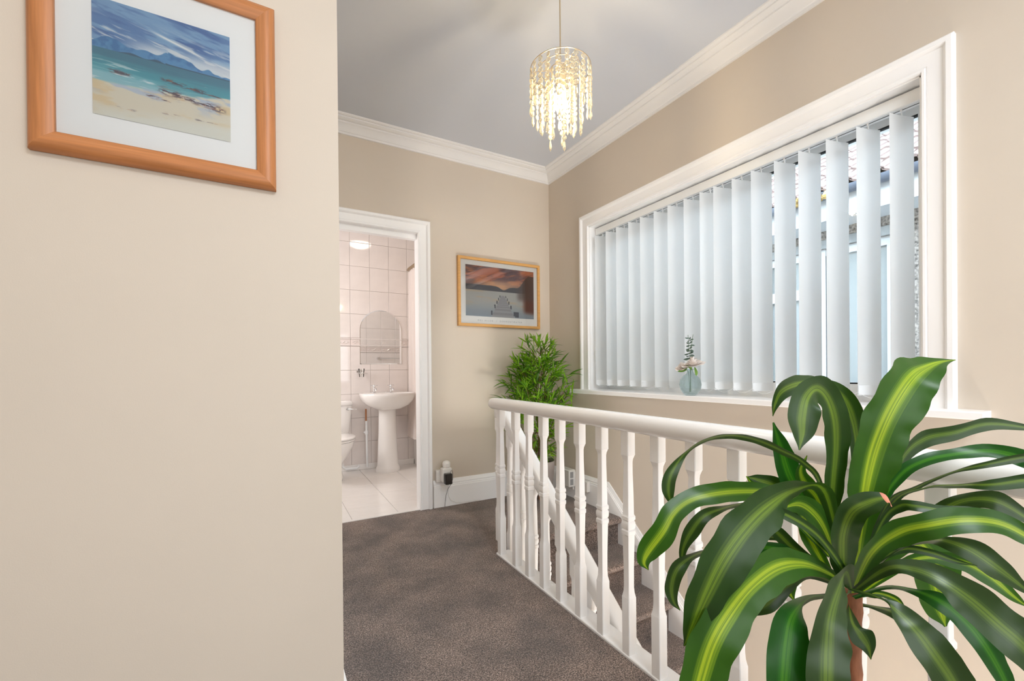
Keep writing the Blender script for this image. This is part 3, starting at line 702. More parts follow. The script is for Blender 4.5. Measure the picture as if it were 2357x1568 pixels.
picture('framed_picture', 'large framed beach seascape print in a wide beech frame on the near wall', -.3860, .0195, 1.422, 1.8395, YL, .039, .022, (M_BEECHH, M_BEECH), (-.2955, -.0685, 1.5125, 1.7445), pr1, (300, 300), paint_sea)
pr2 = [(0, 0), (0, .026), (.002, .028), (.019, .028), (.021, .026), (.021, 0)]
pic2, yb2 = picture('framed_picture', 'smaller framed sunset jetty poster in a thin pine frame by the corner', 1.238, 1.966, 1.339, 1.866, YB, .021, .030, (M_PINE, mat('pine_wood_upright', (0.66, 0.36, 0.12), 0.4, noise=.12, nscale=14, stretch=(1, 1, 8))), (1.303, 1.912, 1.419, 1.808), pr2, (240, 160), paint_jetty)
fc = bpy.data.curves.new('caption', 'FONT'); fc.body = 'MEL ALLEN  /  DERWENTWATER'; fc.size = .0165; fc.space_character = 1.75; fc.align_x = 'CENTER'; fc.extrude = .0002
fc.materials.append(mat('grey_print_ink', (.38, .40, .42), .7))
to = bpy.data.objects.new('caption', fc); C.objects.link(to); bpy.context.view_layer.update(); cme = bpy.data.meshes.new_from_object(to.evaluated_get(bpy.context.evaluated_depsgraph_get())); bpy.data.objects.remove(to); to = bpy.data.objects.new('caption', cme); C.objects.link(to); to.location = (1.60, yb2 - .0012, 1.382); to.rotation_euler = (PI / 2, 0, 0)
rel(tag(to, 'pale grey letterspaced caption'), pic2)

LEAVES=[
(1,[(0.8267,0.3351,0.6465,-0.0085,0.0048,0.0012),(0.8349,0.3309,0.7206,-0.016,0.009,0.0011),(0.8296,0.3226,0.7872,-0.0255,0.0144,0.0012),(0.8303,0.3111,0.8588,-0.0337,0.0191,0.0057),(0.8363,0.2965,0.9149,-0.0332,0.0188,0.014),(0.8573,0.2848,0.9586,-0.0288,0.0164,0.0257),(0.8902,0.2779,0.9873,-0.0065,0.0224,0.0236),(0.9362,0.2749,1.0008,0.0027,0.0182,0.0113),(0.9671,0.2689,1.0078,0.0028,0.0094,0.0047),(1.001,0.2613,1.0106,-0.0001,0.0,0.0007)]),
(0,[(0.833,0.3547,0.6693,-0.006,0.0034,-0.0023),(0.8065,0.3585,0.7457,-0.0085,0.0048,-0.0021),(0.7976,0.3523,0.8058,-0.0141,0.0079,-0.0018),(0.7796,0.3398,0.8731,-0.0163,0.0092,-0.0043),(0.7554,0.3308,0.9202,-0.0168,0.0094,-0.0091),(0.7289,0.3287,0.9547,-0.0118,0.0066,-0.0142),(0.6927,0.3262,0.9701,-0.0008,0.0004,-0.0189),(0.6631,0.3257,0.9574,0.0136,-0.0078,-0.0139),(0.652,0.3261,0.9303,0.0198,-0.0112,-0.0044),(0.6518,0.3261,0.9059,0.0127,-0.0072,-0.0013),(0.6484,0.3279,0.8839,0.001,-0.0006,-0.0002)]),
(0,[(0.8725,0.3553,0.6748,-0.0052,0.0029,0.0004),(0.8802,0.3515,0.7943,-0.0091,0.0051,-0.0),(0.8672,0.3478,0.8782,-0.0126,0.0071,-0.0031),(0.8451,0.349,0.9309,-0.0136,0.0077,-0.0093),(0.815,0.3547,0.9607,-0.0073,0.0015,-0.0124),(0.7679,0.3584,0.9746,-0.0046,-0.0099,-0.0086),(0.7191,0.363,0.975,-0.001,-0.0078,-0.0119),(0.6747,0.3651,0.9648,0.0049,-0.0028,-0.0111),(0.6551,0.3646,0.9461,0.0047,-0.0027,-0.0035),(0.647,0.3634,0.9286,0.0005,-0.0003,-0.0002)]),
(0,[(0.8089,0.3568,0.674,-0.0037,0.0021,-0.0009),(0.7804,0.3621,0.806,-0.0035,0.002,-0.0014),(0.7453,0.3706,0.8474,-0.0009,0.0043,-0.0031),(0.7019,0.3838,0.8705,0.0003,0.0056,-0.0042),(0.6593,0.3964,0.8883,0.0008,0.0057,-0.005),(0.6147,0.4102,0.8971,0.0023,0.0056,-0.0047),(0.5711,0.4233,0.8911,0.0038,0.0049,-0.0046),(0.5409,0.4345,0.872,0.005,0.0024,-0.0041),(0.5196,0.4407,0.8441,0.0076,-0.0043,-0.0043),(0.5154,0.443,0.8183,0.0079,-0.0044,0.0003),(0.5208,0.4398,0.7937,0.0011,-0.0006,0.0003)]),
(1,[(0.7743,0.3536,0.7181,-0.0031,0.0017,-0.0022),(0.7339,0.3653,0.7843,-0.0051,-0.0021,-0.0043),(0.6776,0.3742,0.8077,-0.0043,-0.0049,-0.0079),(0.6274,0.3911,0.8144,-0.0024,-0.0029,-0.0131),(0.5693,0.401,0.8173,-0.002,-0.0065,-0.0133),(0.5275,0.4131,0.8112,-0.0014,-0.011,-0.0098),(0.4984,0.418,0.7972,0.0034,-0.0114,-0.0089),(0.4757,0.4192,0.774,0.0128,-0.0073,-0.0117),(0.4581,0.4291,0.7463,0.0122,-0.0069,-0.0084),(0.4526,0.4321,0.73,0.0074,-0.0042,0.0001),(0.4583,0.4288,0.7197,0.0004,-0.0003,0.0003)]),
(0,[(0.8127,0.3777,0.6945,-0.0024,0.0013,-0.0025),(0.7454,0.4046,0.772,-0.0012,0.0035,-0.0043),(0.6851,0.4273,0.7771,0.0026,0.006,-0.0058),(0.6446,0.4386,0.7735,0.0036,0.005,-0.0078),(0.605,0.4495,0.7632,0.0049,-0.0028,-0.0096),(0.5865,0.4598,0.7376,0.0092,-0.0052,-0.0067),(0.5753,0.466,0.7098,0.0059,-0.0033,-0.0016),(0.5738,0.4668,0.6771,0.0012,-0.0007,-0.0001)]),
(0,[(0.7582,0.3283,0.7369,-0.0027,0.0053,-0.002),(0.7051,0.3243,0.8222,0.0003,0.0122,-0.0034),(0.6372,0.3282,0.8292,0.0036,0.0093,-0.0171),(0.575,0.3288,0.8168,0.0084,-0.0049,-0.0259),(0.528,0.3324,0.793,0.0167,-0.0096,-0.0251),(0.4942,0.3398,0.7588,0.022,-0.0125,-0.018),(0.4748,0.3506,0.7154,0.0207,-0.0118,-0.0095),(0.4687,0.3653,0.6714,0.0117,-0.0066,-0.0035),(0.4671,0.3775,0.639,0.001,-0.0005,-0.0003)]),
(1,[(0.7807,0.3267,0.6617,-0.0035,-0.0015,-0.0049),(0.7206,0.3264,0.6946,-0.0063,-0.0069,-0.0076),(0.6682,0.3331,0.717,-0.0073,-0.0105,-0.0127),(0.6047,0.3346,0.7268,-0.0031,-0.0112,-0.0214),(0.5442,0.3343,0.7167,0.0106,-0.0061,-0.0267),(0.51,0.3421,0.6876,0.0196,-0.0112,-0.0223),(0.4813,0.3466,0.6553,0.0238,-0.0135,-0.0147),(0.4675,0.3542,0.6075,0.0246,-0.0139,-0.0082),(0.4591,0.3588,0.5683,0.0141,-0.008,-0.0023),(0.4624,0.3682,0.5271,0.001,-0.0005,-0.0)]),
(0,[(0.7863,0.335,0.6533,-0.0014,0.0008,-0.0038),(0.7337,0.3534,0.6758,0.0008,0.0039,-0.006),(0.6907,0.3661,0.6676,0.0038,-0.0022,-0.0112),(0.6543,0.3752,0.6447,0.006,-0.0034,-0.0112),(0.6284,0.3897,0.6273,0.0038,0.0018,-0.0047),(0.614,0.3978,0.6209,0.0002,-0.0001,-0.0006)]),
(0,[(0.7572,0.317,0.6554,-0.0009,0.0022,-0.0049),(0.6978,0.3162,0.6716,0.0011,0.0095,-0.0069),(0.6515,0.3195,0.6776,0.0046,0.0105,-0.0148),(0.6116,0.3189,0.6639,0.0147,-0.0084,-0.0194),(0.5942,0.3171,0.6353,0.0225,-0.0128,-0.0096),(0.5799,0.3136,0.5965,0.0223,-0.0126,-0.0043),(0.577,0.315,0.5513,0.0147,-0.0083,-0.001),(0.5757,0.3156,0.5173,0.001,-0.0006,-0.0)]),
(0,[(0.7877,0.3228,0.6515,-0.0041,0.0007,-0.0038),(0.7332,0.3078,0.6991,-0.0063,0.0035,-0.0134),(0.6896,0.298,0.6911,0.0073,-0.0042,-0.0188),(0.6447,0.2888,0.6693,0.0162,-0.0092,-0.0154),(0.6295,0.2857,0.6355,0.0235,-0.0133,-0.0083),(0.6169,0.2812,0.6032,0.0245,-0.0138,-0.0036),(0.616,0.2815,0.5587,0.0169,-0.0096,-0.0003),(0.6156,0.2816,0.5199,0.001,-0.0005,-0.0)]),
(2,[(0.7661,0.3235,0.6668,-0.0044,0.0025,-0.0019),(0.7405,0.3152,0.7157,-0.017,0.0096,-0.0067),(0.7188,0.3047,0.7603,-0.0187,0.0105,-0.0044),(0.7065,0.2889,0.797,-0.0059,0.0149,0.0052),(0.7146,0.2729,0.8138,0.0056,0.0142,0.0072),(0.7281,0.2596,0.8211,0.005,0.005,0.0045),(0.7294,0.2531,0.8114,0.0005,-0.0003,0.0002)]),
(0,[(0.7662,0.3235,0.6768,-0.0029,0.0016,-0.0032),(0.7145,0.3069,0.7152,-0.0032,0.0018,-0.0034),(0.6692,0.3098,0.7598,-0.0033,0.0018,-0.0039),(0.6365,0.317,0.7849,-0.0032,0.0018,-0.0055),(0.6055,0.3288,0.8029,-0.0025,0.0014,-0.0058),(0.58,0.3375,0.8136,-0.0004,0.0002,-0.0011)]),
(1,[(0.7891,0.345,0.6762,-0.004,0.0023,-0.0016),(0.768,0.3457,0.729,-0.0086,0.0048,-0.0048),(0.7406,0.3499,0.7684,-0.0102,0.0057,-0.0113),(0.7065,0.3578,0.7908,-0.0032,0.0017,-0.0142),(0.67,0.3669,0.7863,0.0002,-0.0001,-0.002)]),
(0,[(0.8553,0.3707,0.6579,-0.0042,0.0024,-0.002),(0.8321,0.4015,0.7435,-0.0109,0.0061,-0.0059),(0.8059,0.4223,0.804,-0.0166,0.0094,-0.0084),(0.791,0.431,0.8582,-0.0135,0.0076,-0.0047),(0.78,0.4374,0.9031,-0.0013,0.0007,-0.0004)]),
(1,[(0.832,0.3668,0.6943,-0.0044,0.0025,-0.0012),(0.8214,0.3846,0.7688,-0.0085,0.0048,-0.0037),(0.8022,0.3956,0.7989,-0.0114,0.0064,-0.0073),(0.7947,0.4,0.8237,-0.0078,0.0044,0.0005),(0.8047,0.3945,0.849,-0.0006,0.0003,0.0003)]),
(0,[(0.8546,0.3769,0.6632,-0.0038,0.0021,-0.0014),(0.8485,0.4151,0.7368,-0.0024,0.0084,-0.0049),(0.801,0.4422,0.783,-0.0077,0.0043,-0.0131),(0.7703,0.4596,0.7975,-0.003,0.0016,-0.0097),(0.7532,0.4693,0.8024,-0.0003,0.0002,-0.0015)]),
(1,[(0.8141,0.3654,0.684,-0.0023,0.0013,-0.0025),(0.7453,0.4047,0.7647,-0.0044,0.0,-0.0043),(0.7009,0.4184,0.7971,-0.0045,0.0025,-0.006),(0.6747,0.4219,0.8241,-0.0005,0.0003,-0.0005)]),
(0,[(0.7964,0.3639,0.667,-0.0018,0.001,-0.0029),(0.7345,0.3991,0.7178,-0.0011,0.0017,-0.0047),(0.6748,0.4213,0.7174,0.0024,0.0047,-0.0057),(0.6287,0.4359,0.7128,0.0036,0.0063,-0.0063),(0.5836,0.4498,0.7056,0.0041,0.0035,-0.0081),(0.5513,0.4566,0.6892,0.0078,-0.0044,-0.0082),(0.5427,0.4613,0.6609,0.0099,-0.0056,-0.0014),(0.5454,0.4596,0.6372,0.005,-0.0028,0.002),(0.5541,0.4546,0.6236,0.0005,-0.0003,0.0004)]),
(0,[(0.792,0.3433,0.6657,-0.0017,0.0009,-0.0037),(0.7222,0.36,0.7009,-0.0028,0.0016,-0.0067),(0.6768,0.3743,0.7218,-0.0026,0.0014,-0.0095),(0.638,0.3848,0.7276,0.0007,-0.0004,-0.0085),(0.6055,0.3916,0.7152,0.0006,-0.0004,-0.0018)]),
(1,[(0.8169,0.3636,0.6476,-0.004,0.0022,-0.0023),(0.7933,0.383,0.7077,-0.0119,0.0067,-0.0053),(0.7864,0.3929,0.7538,-0.0124,0.007,-0.0039),(0.7771,0.3983,0.787,-0.0012,0.0007,-0.0005)]),
(0,[(0.7943,0.3535,0.6645,-0.002,0.0011,-0.0035),(0.7348,0.3759,0.706,-0.0047,0.0026,-0.0073),(0.6987,0.3849,0.738,-0.0059,0.0033,-0.0078),(0.6686,0.3906,0.7624,-0.0008,0.0004,-0.001)]),
(1,[(0.8543,0.3769,0.6329,-0.0007,0.0004,-0.0045),(0.811,0.4129,0.6424,0.0007,-0.0051,-0.0111),(0.8038,0.4283,0.6099,0.0135,-0.0077,-0.0004),(0.8143,0.4222,0.5834,0.0012,-0.0007,0.0006)]),
(0,[(0.8548,0.3422,0.6399,-0.0028,0.0016,0.0016),(0.9156,0.3313,0.7566,-0.0046,0.004,0.003),(0.9605,0.3178,0.84,-0.008,0.0045,0.0067),(0.9952,0.2984,0.8738,-0.0064,0.0037,0.0132),(1.0275,0.2687,0.8862,-0.0034,0.002,0.0121),(1.0587,0.2396,0.9012,-0.0012,0.0007,0.011),(1.0948,0.2077,0.8977,0.0009,-0.0005,0.0057),(1.1294,0.1766,0.8856,0.0002,-0.0001,0.0007)]),
(0,[(0.8429,0.3374,0.6449,-0.003,0.0017,0.001),(0.8754,0.3197,0.7665,-0.0043,0.0033,0.002),(0.8944,0.2977,0.8246,-0.0005,0.0079,0.0037),(0.9152,0.2746,0.849,0.0031,0.0088,0.0054),(0.9439,0.2469,0.8611,0.0041,0.0079,0.0062),(0.9772,0.2166,0.8673,0.003,0.0029,0.0101),(0.9919,0.1853,0.8583,0.0065,-0.0036,0.0116),(1.0015,0.1568,0.8349,0.0056,-0.0031,0.0042),(1.0071,0.142,0.806,0.0005,-0.0003,0.0002)]),
(0,[(0.8192,0.3279,0.655,-0.0029,0.0016,0.001),(0.8474,0.3011,0.7797,-0.0038,0.0021,0.0021),(0.8765,0.2733,0.8116,-0.0034,-0.0002,0.0038),(0.91,0.243,0.8372,-0.0032,-0.0019,0.0036),(0.9478,0.2102,0.8522,-0.0012,0.0007,0.0051),(0.9896,0.1752,0.8649,-0.0005,0.0003,0.0064),(1.0128,0.1505,0.8602,0.0001,-0.0,0.0006)]),
(0,[(0.8091,0.3222,0.6599,-0.0028,0.0016,0.0011),(0.8408,0.2933,0.7829,-0.0048,0.0027,0.0027),(0.8617,0.2587,0.8171,-0.0056,-0.0038,0.0036),(0.8935,0.2293,0.8233,-0.004,-0.0045,0.0051),(0.9239,0.2006,0.8262,-0.0009,0.0006,0.0082),(0.9583,0.1697,0.8347,0.0001,-0.0,0.01),(1.0018,0.1451,0.8248,0.0002,-0.0001,0.0012)]),
(0,[(0.7955,0.3184,0.6683,-0.0034,0.0019,0.0012),(0.8164,0.2955,0.7609,-0.0059,0.0034,0.0027),(0.8272,0.2781,0.7892,-0.0057,0.0033,0.0073),(0.8369,0.2611,0.7922,0.0022,0.0024,0.0071),(0.8626,0.2351,0.7881,0.0031,0.0044,0.0057),(0.8958,0.2163,0.7902,0.0006,0.0008,0.0038),(0.9142,0.1944,0.787,0.0001,-0.0,0.0006)]),
(0,[(0.831,0.3327,0.6464,-0.0024,0.0014,0.0022),(0.8836,0.2918,0.7274,-0.0011,0.0057,0.0041),(0.9325,0.2644,0.7652,-0.0012,0.0084,0.0074),(0.941,0.2367,0.7906,-0.0066,0.0038,0.0112),(0.9529,0.207,0.7964,0.0034,-0.0018,0.0139),(0.9774,0.1816,0.7746,0.0051,-0.0029,0.0069),(0.995,0.16,0.7459,0.0004,-0.0002,0.0004)]),
(1,[(0.7994,0.3276,0.6429,-0.0084,0.0047,-0.0004),(0.7771,0.2946,0.7218,-0.0166,0.0094,0.0034),(0.7886,0.2653,0.7614,-0.0149,0.0085,0.0147),(0.8002,0.2359,0.779,-0.0022,0.0078,0.016),(0.8284,0.2085,0.7888,0.0055,0.01,0.0137),(0.8551,0.1819,0.7878,0.0062,0.002,0.014),(0.8752,0.1589,0.7715,0.006,-0.0034,0.0092),(0.894,0.1367,0.7458,0.0007,-0.0004,0.0008)]),
(0,[(0.7953,0.3184,0.6514,-0.0033,0.0019,0.0014),(0.8035,0.2911,0.7061,-0.007,-0.0014,0.0025),(0.8251,0.2675,0.7361,-0.0077,-0.0059,0.0068),(0.8646,0.2453,0.7422,-0.0046,-0.0081,0.0097),(0.8897,0.2195,0.7318,0.0063,-0.0035,0.0142),(0.908,0.1976,0.7113,0.009,-0.005,0.0134),(0.9404,0.1791,0.6827,0.0041,-0.0023,0.0059),(0.9647,0.1653,0.6593,0.0004,-0.0002,0.0005)]),
(1,[(0.8731,0.3433,0.6349,0.0007,0.0079,0.003),(0.9345,0.3204,0.6929,0.004,0.0185,0.0088),(0.9834,0.3042,0.6883,0.019,0.009,0.026),(1.0095,0.295,0.6517,0.0337,-0.019,0.0181),(1.0177,0.2902,0.6097,0.0339,-0.0192,0.0073),(1.022,0.2876,0.5738,0.0247,-0.0139,0.0059),(1.0296,0.2831,0.5432,0.0019,-0.0011,0.0006)]),
(0,[(0.8072,0.3232,0.6476,-0.0029,0.0016,0.0009),(0.81,0.2989,0.701,-0.004,0.0023,0.0027),(0.8322,0.2749,0.7242,-0.0018,0.001,0.0055),(0.8531,0.2516,0.7235,0.0008,-0.0004,0.0057),(0.8729,0.2289,0.7148,0.0008,-0.0004,0.0037),(0.8862,0.2099,0.7121,0.0001,-0.0,0.0006)]),
(0,[(0.7894,0.3218,0.6515,-0.0033,0.0036,0.0011),(0.7717,0.2746,0.7084,-0.0004,0.0082,0.0042),(0.7785,0.2479,0.7174,0.0067,0.0076,0.0094),(0.783,0.2223,0.7136,0.0142,0.004,0.0116),(0.7902,0.1952,0.6977,0.0143,-0.008,0.0156),(0.7948,0.1695,0.6754,0.0172,-0.0097,0.0163),(0.8078,0.1506,0.6528,0.0162,-0.0091,0.0162),(0.84,0.1322,0.6096,0.0114,-0.0064,0.0094),(0.8582,0.1217,0.5719,0.0008,-0.0005,0.0005)]),
(0,[(0.8011,0.3266,0.636,-0.0028,0.0016,0.0026),(0.8088,0.2879,0.668,-0.0049,-0.0016,0.0049),(0.8356,0.2612,0.6662,-0.0035,-0.0072,0.0079),(0.8556,0.2384,0.6539,0.0065,-0.0036,0.0111),(0.8717,0.2177,0.6309,0.0112,-0.0063,0.01),(0.8815,0.2006,0.6009,0.0122,-0.0068,0.0078),(0.9025,0.1885,0.5575,0.0101,-0.0057,0.0057),(0.9207,0.1779,0.508,0.0005,-0.0003,0.0002)]),
(0,[(0.7748,0.3186,0.66,-0.0025,0.003,-0.0017),(0.7359,0.2717,0.6791,-0.0044,0.0069,-0.0007),(0.7341,0.2497,0.6702,0.0137,0.0001,0.0055),(0.7307,0.2286,0.6559,0.0147,-0.0083,0.0092),(0.739,0.2123,0.6285,0.0174,-0.0098,0.0122),(0.758,0.2014,0.595,0.0164,-0.0092,0.0107),(0.7769,0.1905,0.5514,0.0088,-0.005,0.0046),(0.7863,0.1851,0.5236,0.0005,-0.0003,0.0002)]),
(0,[(0.8067,0.3348,0.6168,0.0019,-0.0011,-0.0051),(0.7754,0.318,0.6087,0.0103,-0.0059,-0.0074),(0.7749,0.3067,0.5948,0.0143,-0.008,0.0067),(0.7784,0.2989,0.5796,0.0092,-0.0052,0.0033),(0.7816,0.297,0.5613,0.0006,-0.0003,0.0001)]),
(0,[(0.8215,0.3379,0.6147,-0.0002,0.0001,0.0042),(0.84,0.316,0.6164,-0.0023,-0.0047,0.0049),(0.8703,0.2988,0.6056,0.0007,-0.0074,0.0088),(0.9004,0.2817,0.583,0.0065,-0.0036,0.0101),(0.9304,0.2646,0.5548,0.0093,-0.0052,0.01),(0.9722,0.2406,0.4944,0.0071,-0.004,0.0055),(0.987,0.2321,0.458,0.0005,-0.0003,0.0003)]),
(1,[(0.8247,0.3362,0.6253,-0.0005,0.0003,0.0028),(0.8555,0.3188,0.632,0.0008,0.0011,0.0042),(0.8831,0.3031,0.6225,0.0023,-0.0013,0.005),(0.9001,0.2934,0.6047,0.0004,-0.0002,0.0005)]),
(1,[(0.8665,0.3469,0.6128,-0.0021,0.0012,0.0027),(0.9213,0.2933,0.68,0.0005,0.0059,0.0059),(0.9699,0.2544,0.6838,0.0015,-0.0008,0.0126),(0.9983,0.2268,0.667,0.0076,-0.0042,0.0126),(1.0193,0.2032,0.6371,0.0048,-0.0027,0.0062),(1.043,0.1897,0.6162,0.0004,-0.0002,0.0005)]),
]
# ------------------------------------------------------------------ bathroom
BY = 4.600; BX0 = -.6; BZ = 2.62
struct(MB().box(BX0 - .1, XR, BY, BY + .12, -.2, ZC + .1).build('wall_bathroom_back', M_GROUT))
struct(MB().box(BX0 - .1, BX0, YB + WB, BY, -.2, ZC + .1).build('wall_bathroom_left', M_TILE))
struct(MB().box(BX0, XR, YB + WB, BY, BZ, BZ + .1).build('ceiling_bathroom', M_CEIL))
fb = struct(MB().box(BX0, XR, YB + .03, BY, -.25, -.004).build('floor_bathroom', M_FGROUT))
# inside face of the doorway wall, tiled
iw = struct(MB().box(.957, XR, YB + WB, YB + WB + .008, -.004, BZ).build('wall_bathroom_front', M_GROUT))
bk = bpy.data.objects['wall_bathroom_back']
def tile_mesh(name, w_, h_, m, dep=.008, b_=.002, g=.0010):
    """slab lying in x-z, front face towards -y at y = 0"""
    mb = MB(); x0, x1, z0, z1 = g, w_ - g, g, h_ - g
    R0 = [(x0, dep, z0), (x1, dep, z0), (x1, dep, z1), (x0, dep, z1)]; R1 = [(x0, b_, z0), (x1, b_, z0), (x1, b_, z1), (x0, b_, z1)]
    R2 = [(x0 + b_, 0, z0 + b_), (x1 - b_, 0, z0 + b_), (x1 - b_, 0, z1 - b_), (x0 + b_, 0, z1 - b_)]
    mb.loft([R0, R1, R2]); return mb.build(name, m)
TWd, THt = .1935, .243
t0 = tile_mesh('wall_tile', TWd, THt, M_TILE); tb0 = tile_mesh('border_tile', TWd, .087, M_TILEB)
# relief of the border tile: two bars and a leaf scroll
bmx = MB(); bmx.tube([(.002, -.002, .010), (TWd - .002, -.002, .010)], .006, 6); bmx.tube([(.002, -.002, .077), (TWd - .002, -.002, .077)], .006, 6)
bmx.tube([(.02 + .15 * i / 20, -.001, .043 + .016 * math.sin(i / 20 * 2 * PI)) for i in range(21)], .0035, 5)
for i in range(4): bmx.tube([(.035 + i * .038, -.001, .030 + (i % 2) * .02), (.05 + i * .038, -.002, .04), (.062 + i * .038, -.001, .052 - (i % 2) * .02)], [.002, .006, .001], 6)
scroll = bmx.build('relief_scroll', M_TILE, smooth=50)
used = [False, False, False]
def put(proto, k, par, M):
    o = proto if not used[k] else copy(proto); used[k] = True
    o.parent = par; o.matrix_parent_inverse = Matrix(); o.matrix_basis = M; return o
def tile_wall(par, xs, y, flip, zs, zborder):
    for x in xs:
        for z in zs:
            M = Matrix.Translation((x, y, z)) if not flip else Matrix.Translation((x + TWd, y, z)) @ Matrix.Rotation(PI, 4, 'Z')
            put(t0, 0, par, M @ Matrix.Translation((0, random.uniform(-.0003, .0003), 0)))
        M = Matrix.Translation((x, y, zborder)) if not flip else Matrix.Translation((x + TWd, y, zborder)) @ Matrix.Rotation(PI, 4, 'Z')
        o = put(tb0, 1, par, M)
        c = put(scroll, 2, o, Matrix())
zs = [1.344 + THt * k for k in range(5)] + [1.257 - THt * k for k in range(1, 6)]
tile_wall(bk, [.727 - .004 + TWd * k for k in range(-3, 7)], BY - .008, False, zs, 1.257)
tile_wall(iw, [.965 + TWd * k for k in range(0, 5)], YB + WB + .016, True, zs, 1.257)
# floor tiles
ft = MB(); g = .0016; s_ = .312
ft.loft([[(g, g, -.006), (s_ - g, g, -.006), (s_ - g, s_ - g, -.006), (g, s_ - g, -.006)], [(g, g, -.001), (s_ - g, g, -.001), (s_ - g, s_ - g, -.001), (g, s_ - g, -.001)], [(g + .001, g + .001, 0), (s_ - g - .001, g + .001, 0), (s_ - g - .001, s_ - g - .001, 0), (g + .001, s_ - g - .001, 0)]])
f0 = ft.build('floor_tile', M_FTILE); first = True
for i in range(-3, 3):
    for j in range(-2, 4):
        x = .793 + s_ * i; y = 3.30 + s_ * j
        if y + s_ > BY - .008 or y < YB + .03: 
            if not (y < YB + .03 and y + s_ > YB + .05): continue
        o = f0 if first else copy(f0); first = False
        o.parent = fb; o.location = (x, max(y, YB + .035), 0); o.scale = (1, 1, 1)
        if y < YB + .03: o.scale = (1, (y + s_ - YB - .035) / s_, 1)
        if j == 3: o.scale = (1, (BY - .010 - y) / s_, 1)
b = MB(); b.bbox(BX0, 1.36, BY - .026, BY - .0085, 0, .056, .003); struct(b.build('baseboard_bathroom', M_CERAM))

# basin with pedestal
bs = empty('pedestal_basin', (1.035, 4.36, 0), 'white ceramic pedestal wash basin with two chrome taps under the arched mirror', 'basin')
CXb, CYb = 1.035, 4.345
def dring(rx, ryf, yb_, z, n=40, p=2.3):
    out = []
    for i in range(n):
        a = 2 * PI * i / n; c, s = math.cos(a), math.sin(a)
        x = rx * abs(c) ** (2 / p) * (1 if c > 0 else -1)
        y = (ryf if s < 0 else yb_) * abs(s) ** (2 / (p if s < 0 else 5)) * (1 if s > 0 else -1)
        out.append((CXb + x, CYb + y, z))
    return out
b = MB()
b.loft([dring(.10, .10, .10, .625), dring(.135, .13, .14, .633), dring(.205, .17, .20, .668), dring(.243, .205, .235, .712), dring(.258, .228, .244, .750), dring(.262, .234, .245, .772), dring(.258, .23, .243, .784),
        dring(.248, .212, .235, .786), dring(.232, .19, .10, .778), dring(.215, .16, .08, .74), dring(.15, .11, .06, .69), dring(.04, .03, .03, .67)])
rel(b.build('bowl', M_CERAM, smooth=60), bs)
b = MB(); 
def pring(rx, ry, z, n=28): return [(CXb - .0 + rx * math.cos(2 * PI * i / n) * (1 + .04 * (math.cos(8 * PI * i / n))), CYb + .04 + ry * math.sin(2 * PI * i / n), z) for i in range(n)]
b.loft([pring(.118, .10, 0), pring(.120, .102, .02), pring(.112, .094, .045), pring(.100, .084, .07), pring(.096, .08, .15), pring(.086, .075, .40), pring(.082, .075, .60), pring(.088, .08, .632)])
rel(b.build('pedestal', M_CERAM, smooth=60), bs)
def tap(x):
    b = MB(); M = Matrix.Translation((x, CYb + .155, .784))
    b.lathe([(.020, 0), (.021, .006), (.013, .012), (.013, .045), (.016, .050), (.012, .060), (.007, .066), (.007, .078), (.009, .082), (.001, .088)], 16, M=M)
    b.tube([M @ Vector((0, -.005, .036)), M @ Vector((0, -.05, .046)), M @ Vector((0, -.085, .040)), M @ Vector((0, -.094, .022))], [.011, .010, .010, .009], 10)
    b.tube([M @ Vector((-.028, 0, .072)), M @ Vector((.028, 0, .072))], .0045, 8); b.tube([M @ Vector((0, -.028, .072)), M @ Vector((0, .028, .072))], .0045, 8)
    for dx, dy in ((-.03, 0), (.03, 0), (0, -.03), (0, .03)):
        b.lathe([(.001, -.006), (.006, 0), (.001, .006)], 8, M=M @ Matrix.Translation((dx, dy, .072)))
    rel(tag(b.build('tap', M_CHROME, smooth=50), 'chrome crosshead tap'), bs)
tap(.932); tap(1.100)
b = MB(); b.tube([(CXb, CYb + .13, .783), (CXb + .01, CYb + .10, .800), (CXb + .03, CYb + .05, .790)], .002, 6); rel(tag(b.build('plug_chain', M_CHROME), 'thin chrome plug chain'), bs)
b = MB(); b.tube([(.855, 4.53, .62), (.855, 4.53, .50)], .008, 8); rel(tag(b.build('supply_pipe', mat('copper', (.55, .25, .12), .3, metal=1)), 'copper supply pipe'), bs)
b = MB(); b.tube([(.857, 4.53, .50), (.862, 4.53, .03)], .011, 10); b.lathe([(.001, .36), (.017, .362), (.017, .40), (.001, .402)], 10, M=Matrix.Translation((.858, 4.53, 0))); b.tube([(.858, 4.53, .38), (.83, 4.53, .385)], .009, 8); rel(tag(b.build('supply_pipe', M_UPVC, smooth=40), 'white boxed pipe with valve'), bs)

# mirror
mr = empty('wall_mirror', (1.026, BY - .012, 1.077), 'frameless mirror with a rounded top on the tiled wall over the basin', 'mirror')
def arch(i): 
    x0, x1, z0 = .812 + i, 1.242 - i, 1.077 + i; r = (x1 - x0) / 2; cx = (x0 + x1) / 2
    return [(x0, z0), (x1, z0)] + [(cx + r * math.cos(a), 1.421 + r * math.sin(a)) for a in [PI * k / 28 for k in range(29)]]
b = MB(); b.loft([[(x, BY - .0085, z) for x, z in arch(0)], [(x, BY - .012, z) for x, z in arch(0)], [(x, BY - .0145, z) for x, z in arch(.005)]])
rel(b.build('mirror_glass', mat('mirror_silver', (.94, .97, .98), .01, metal=1)), mr)
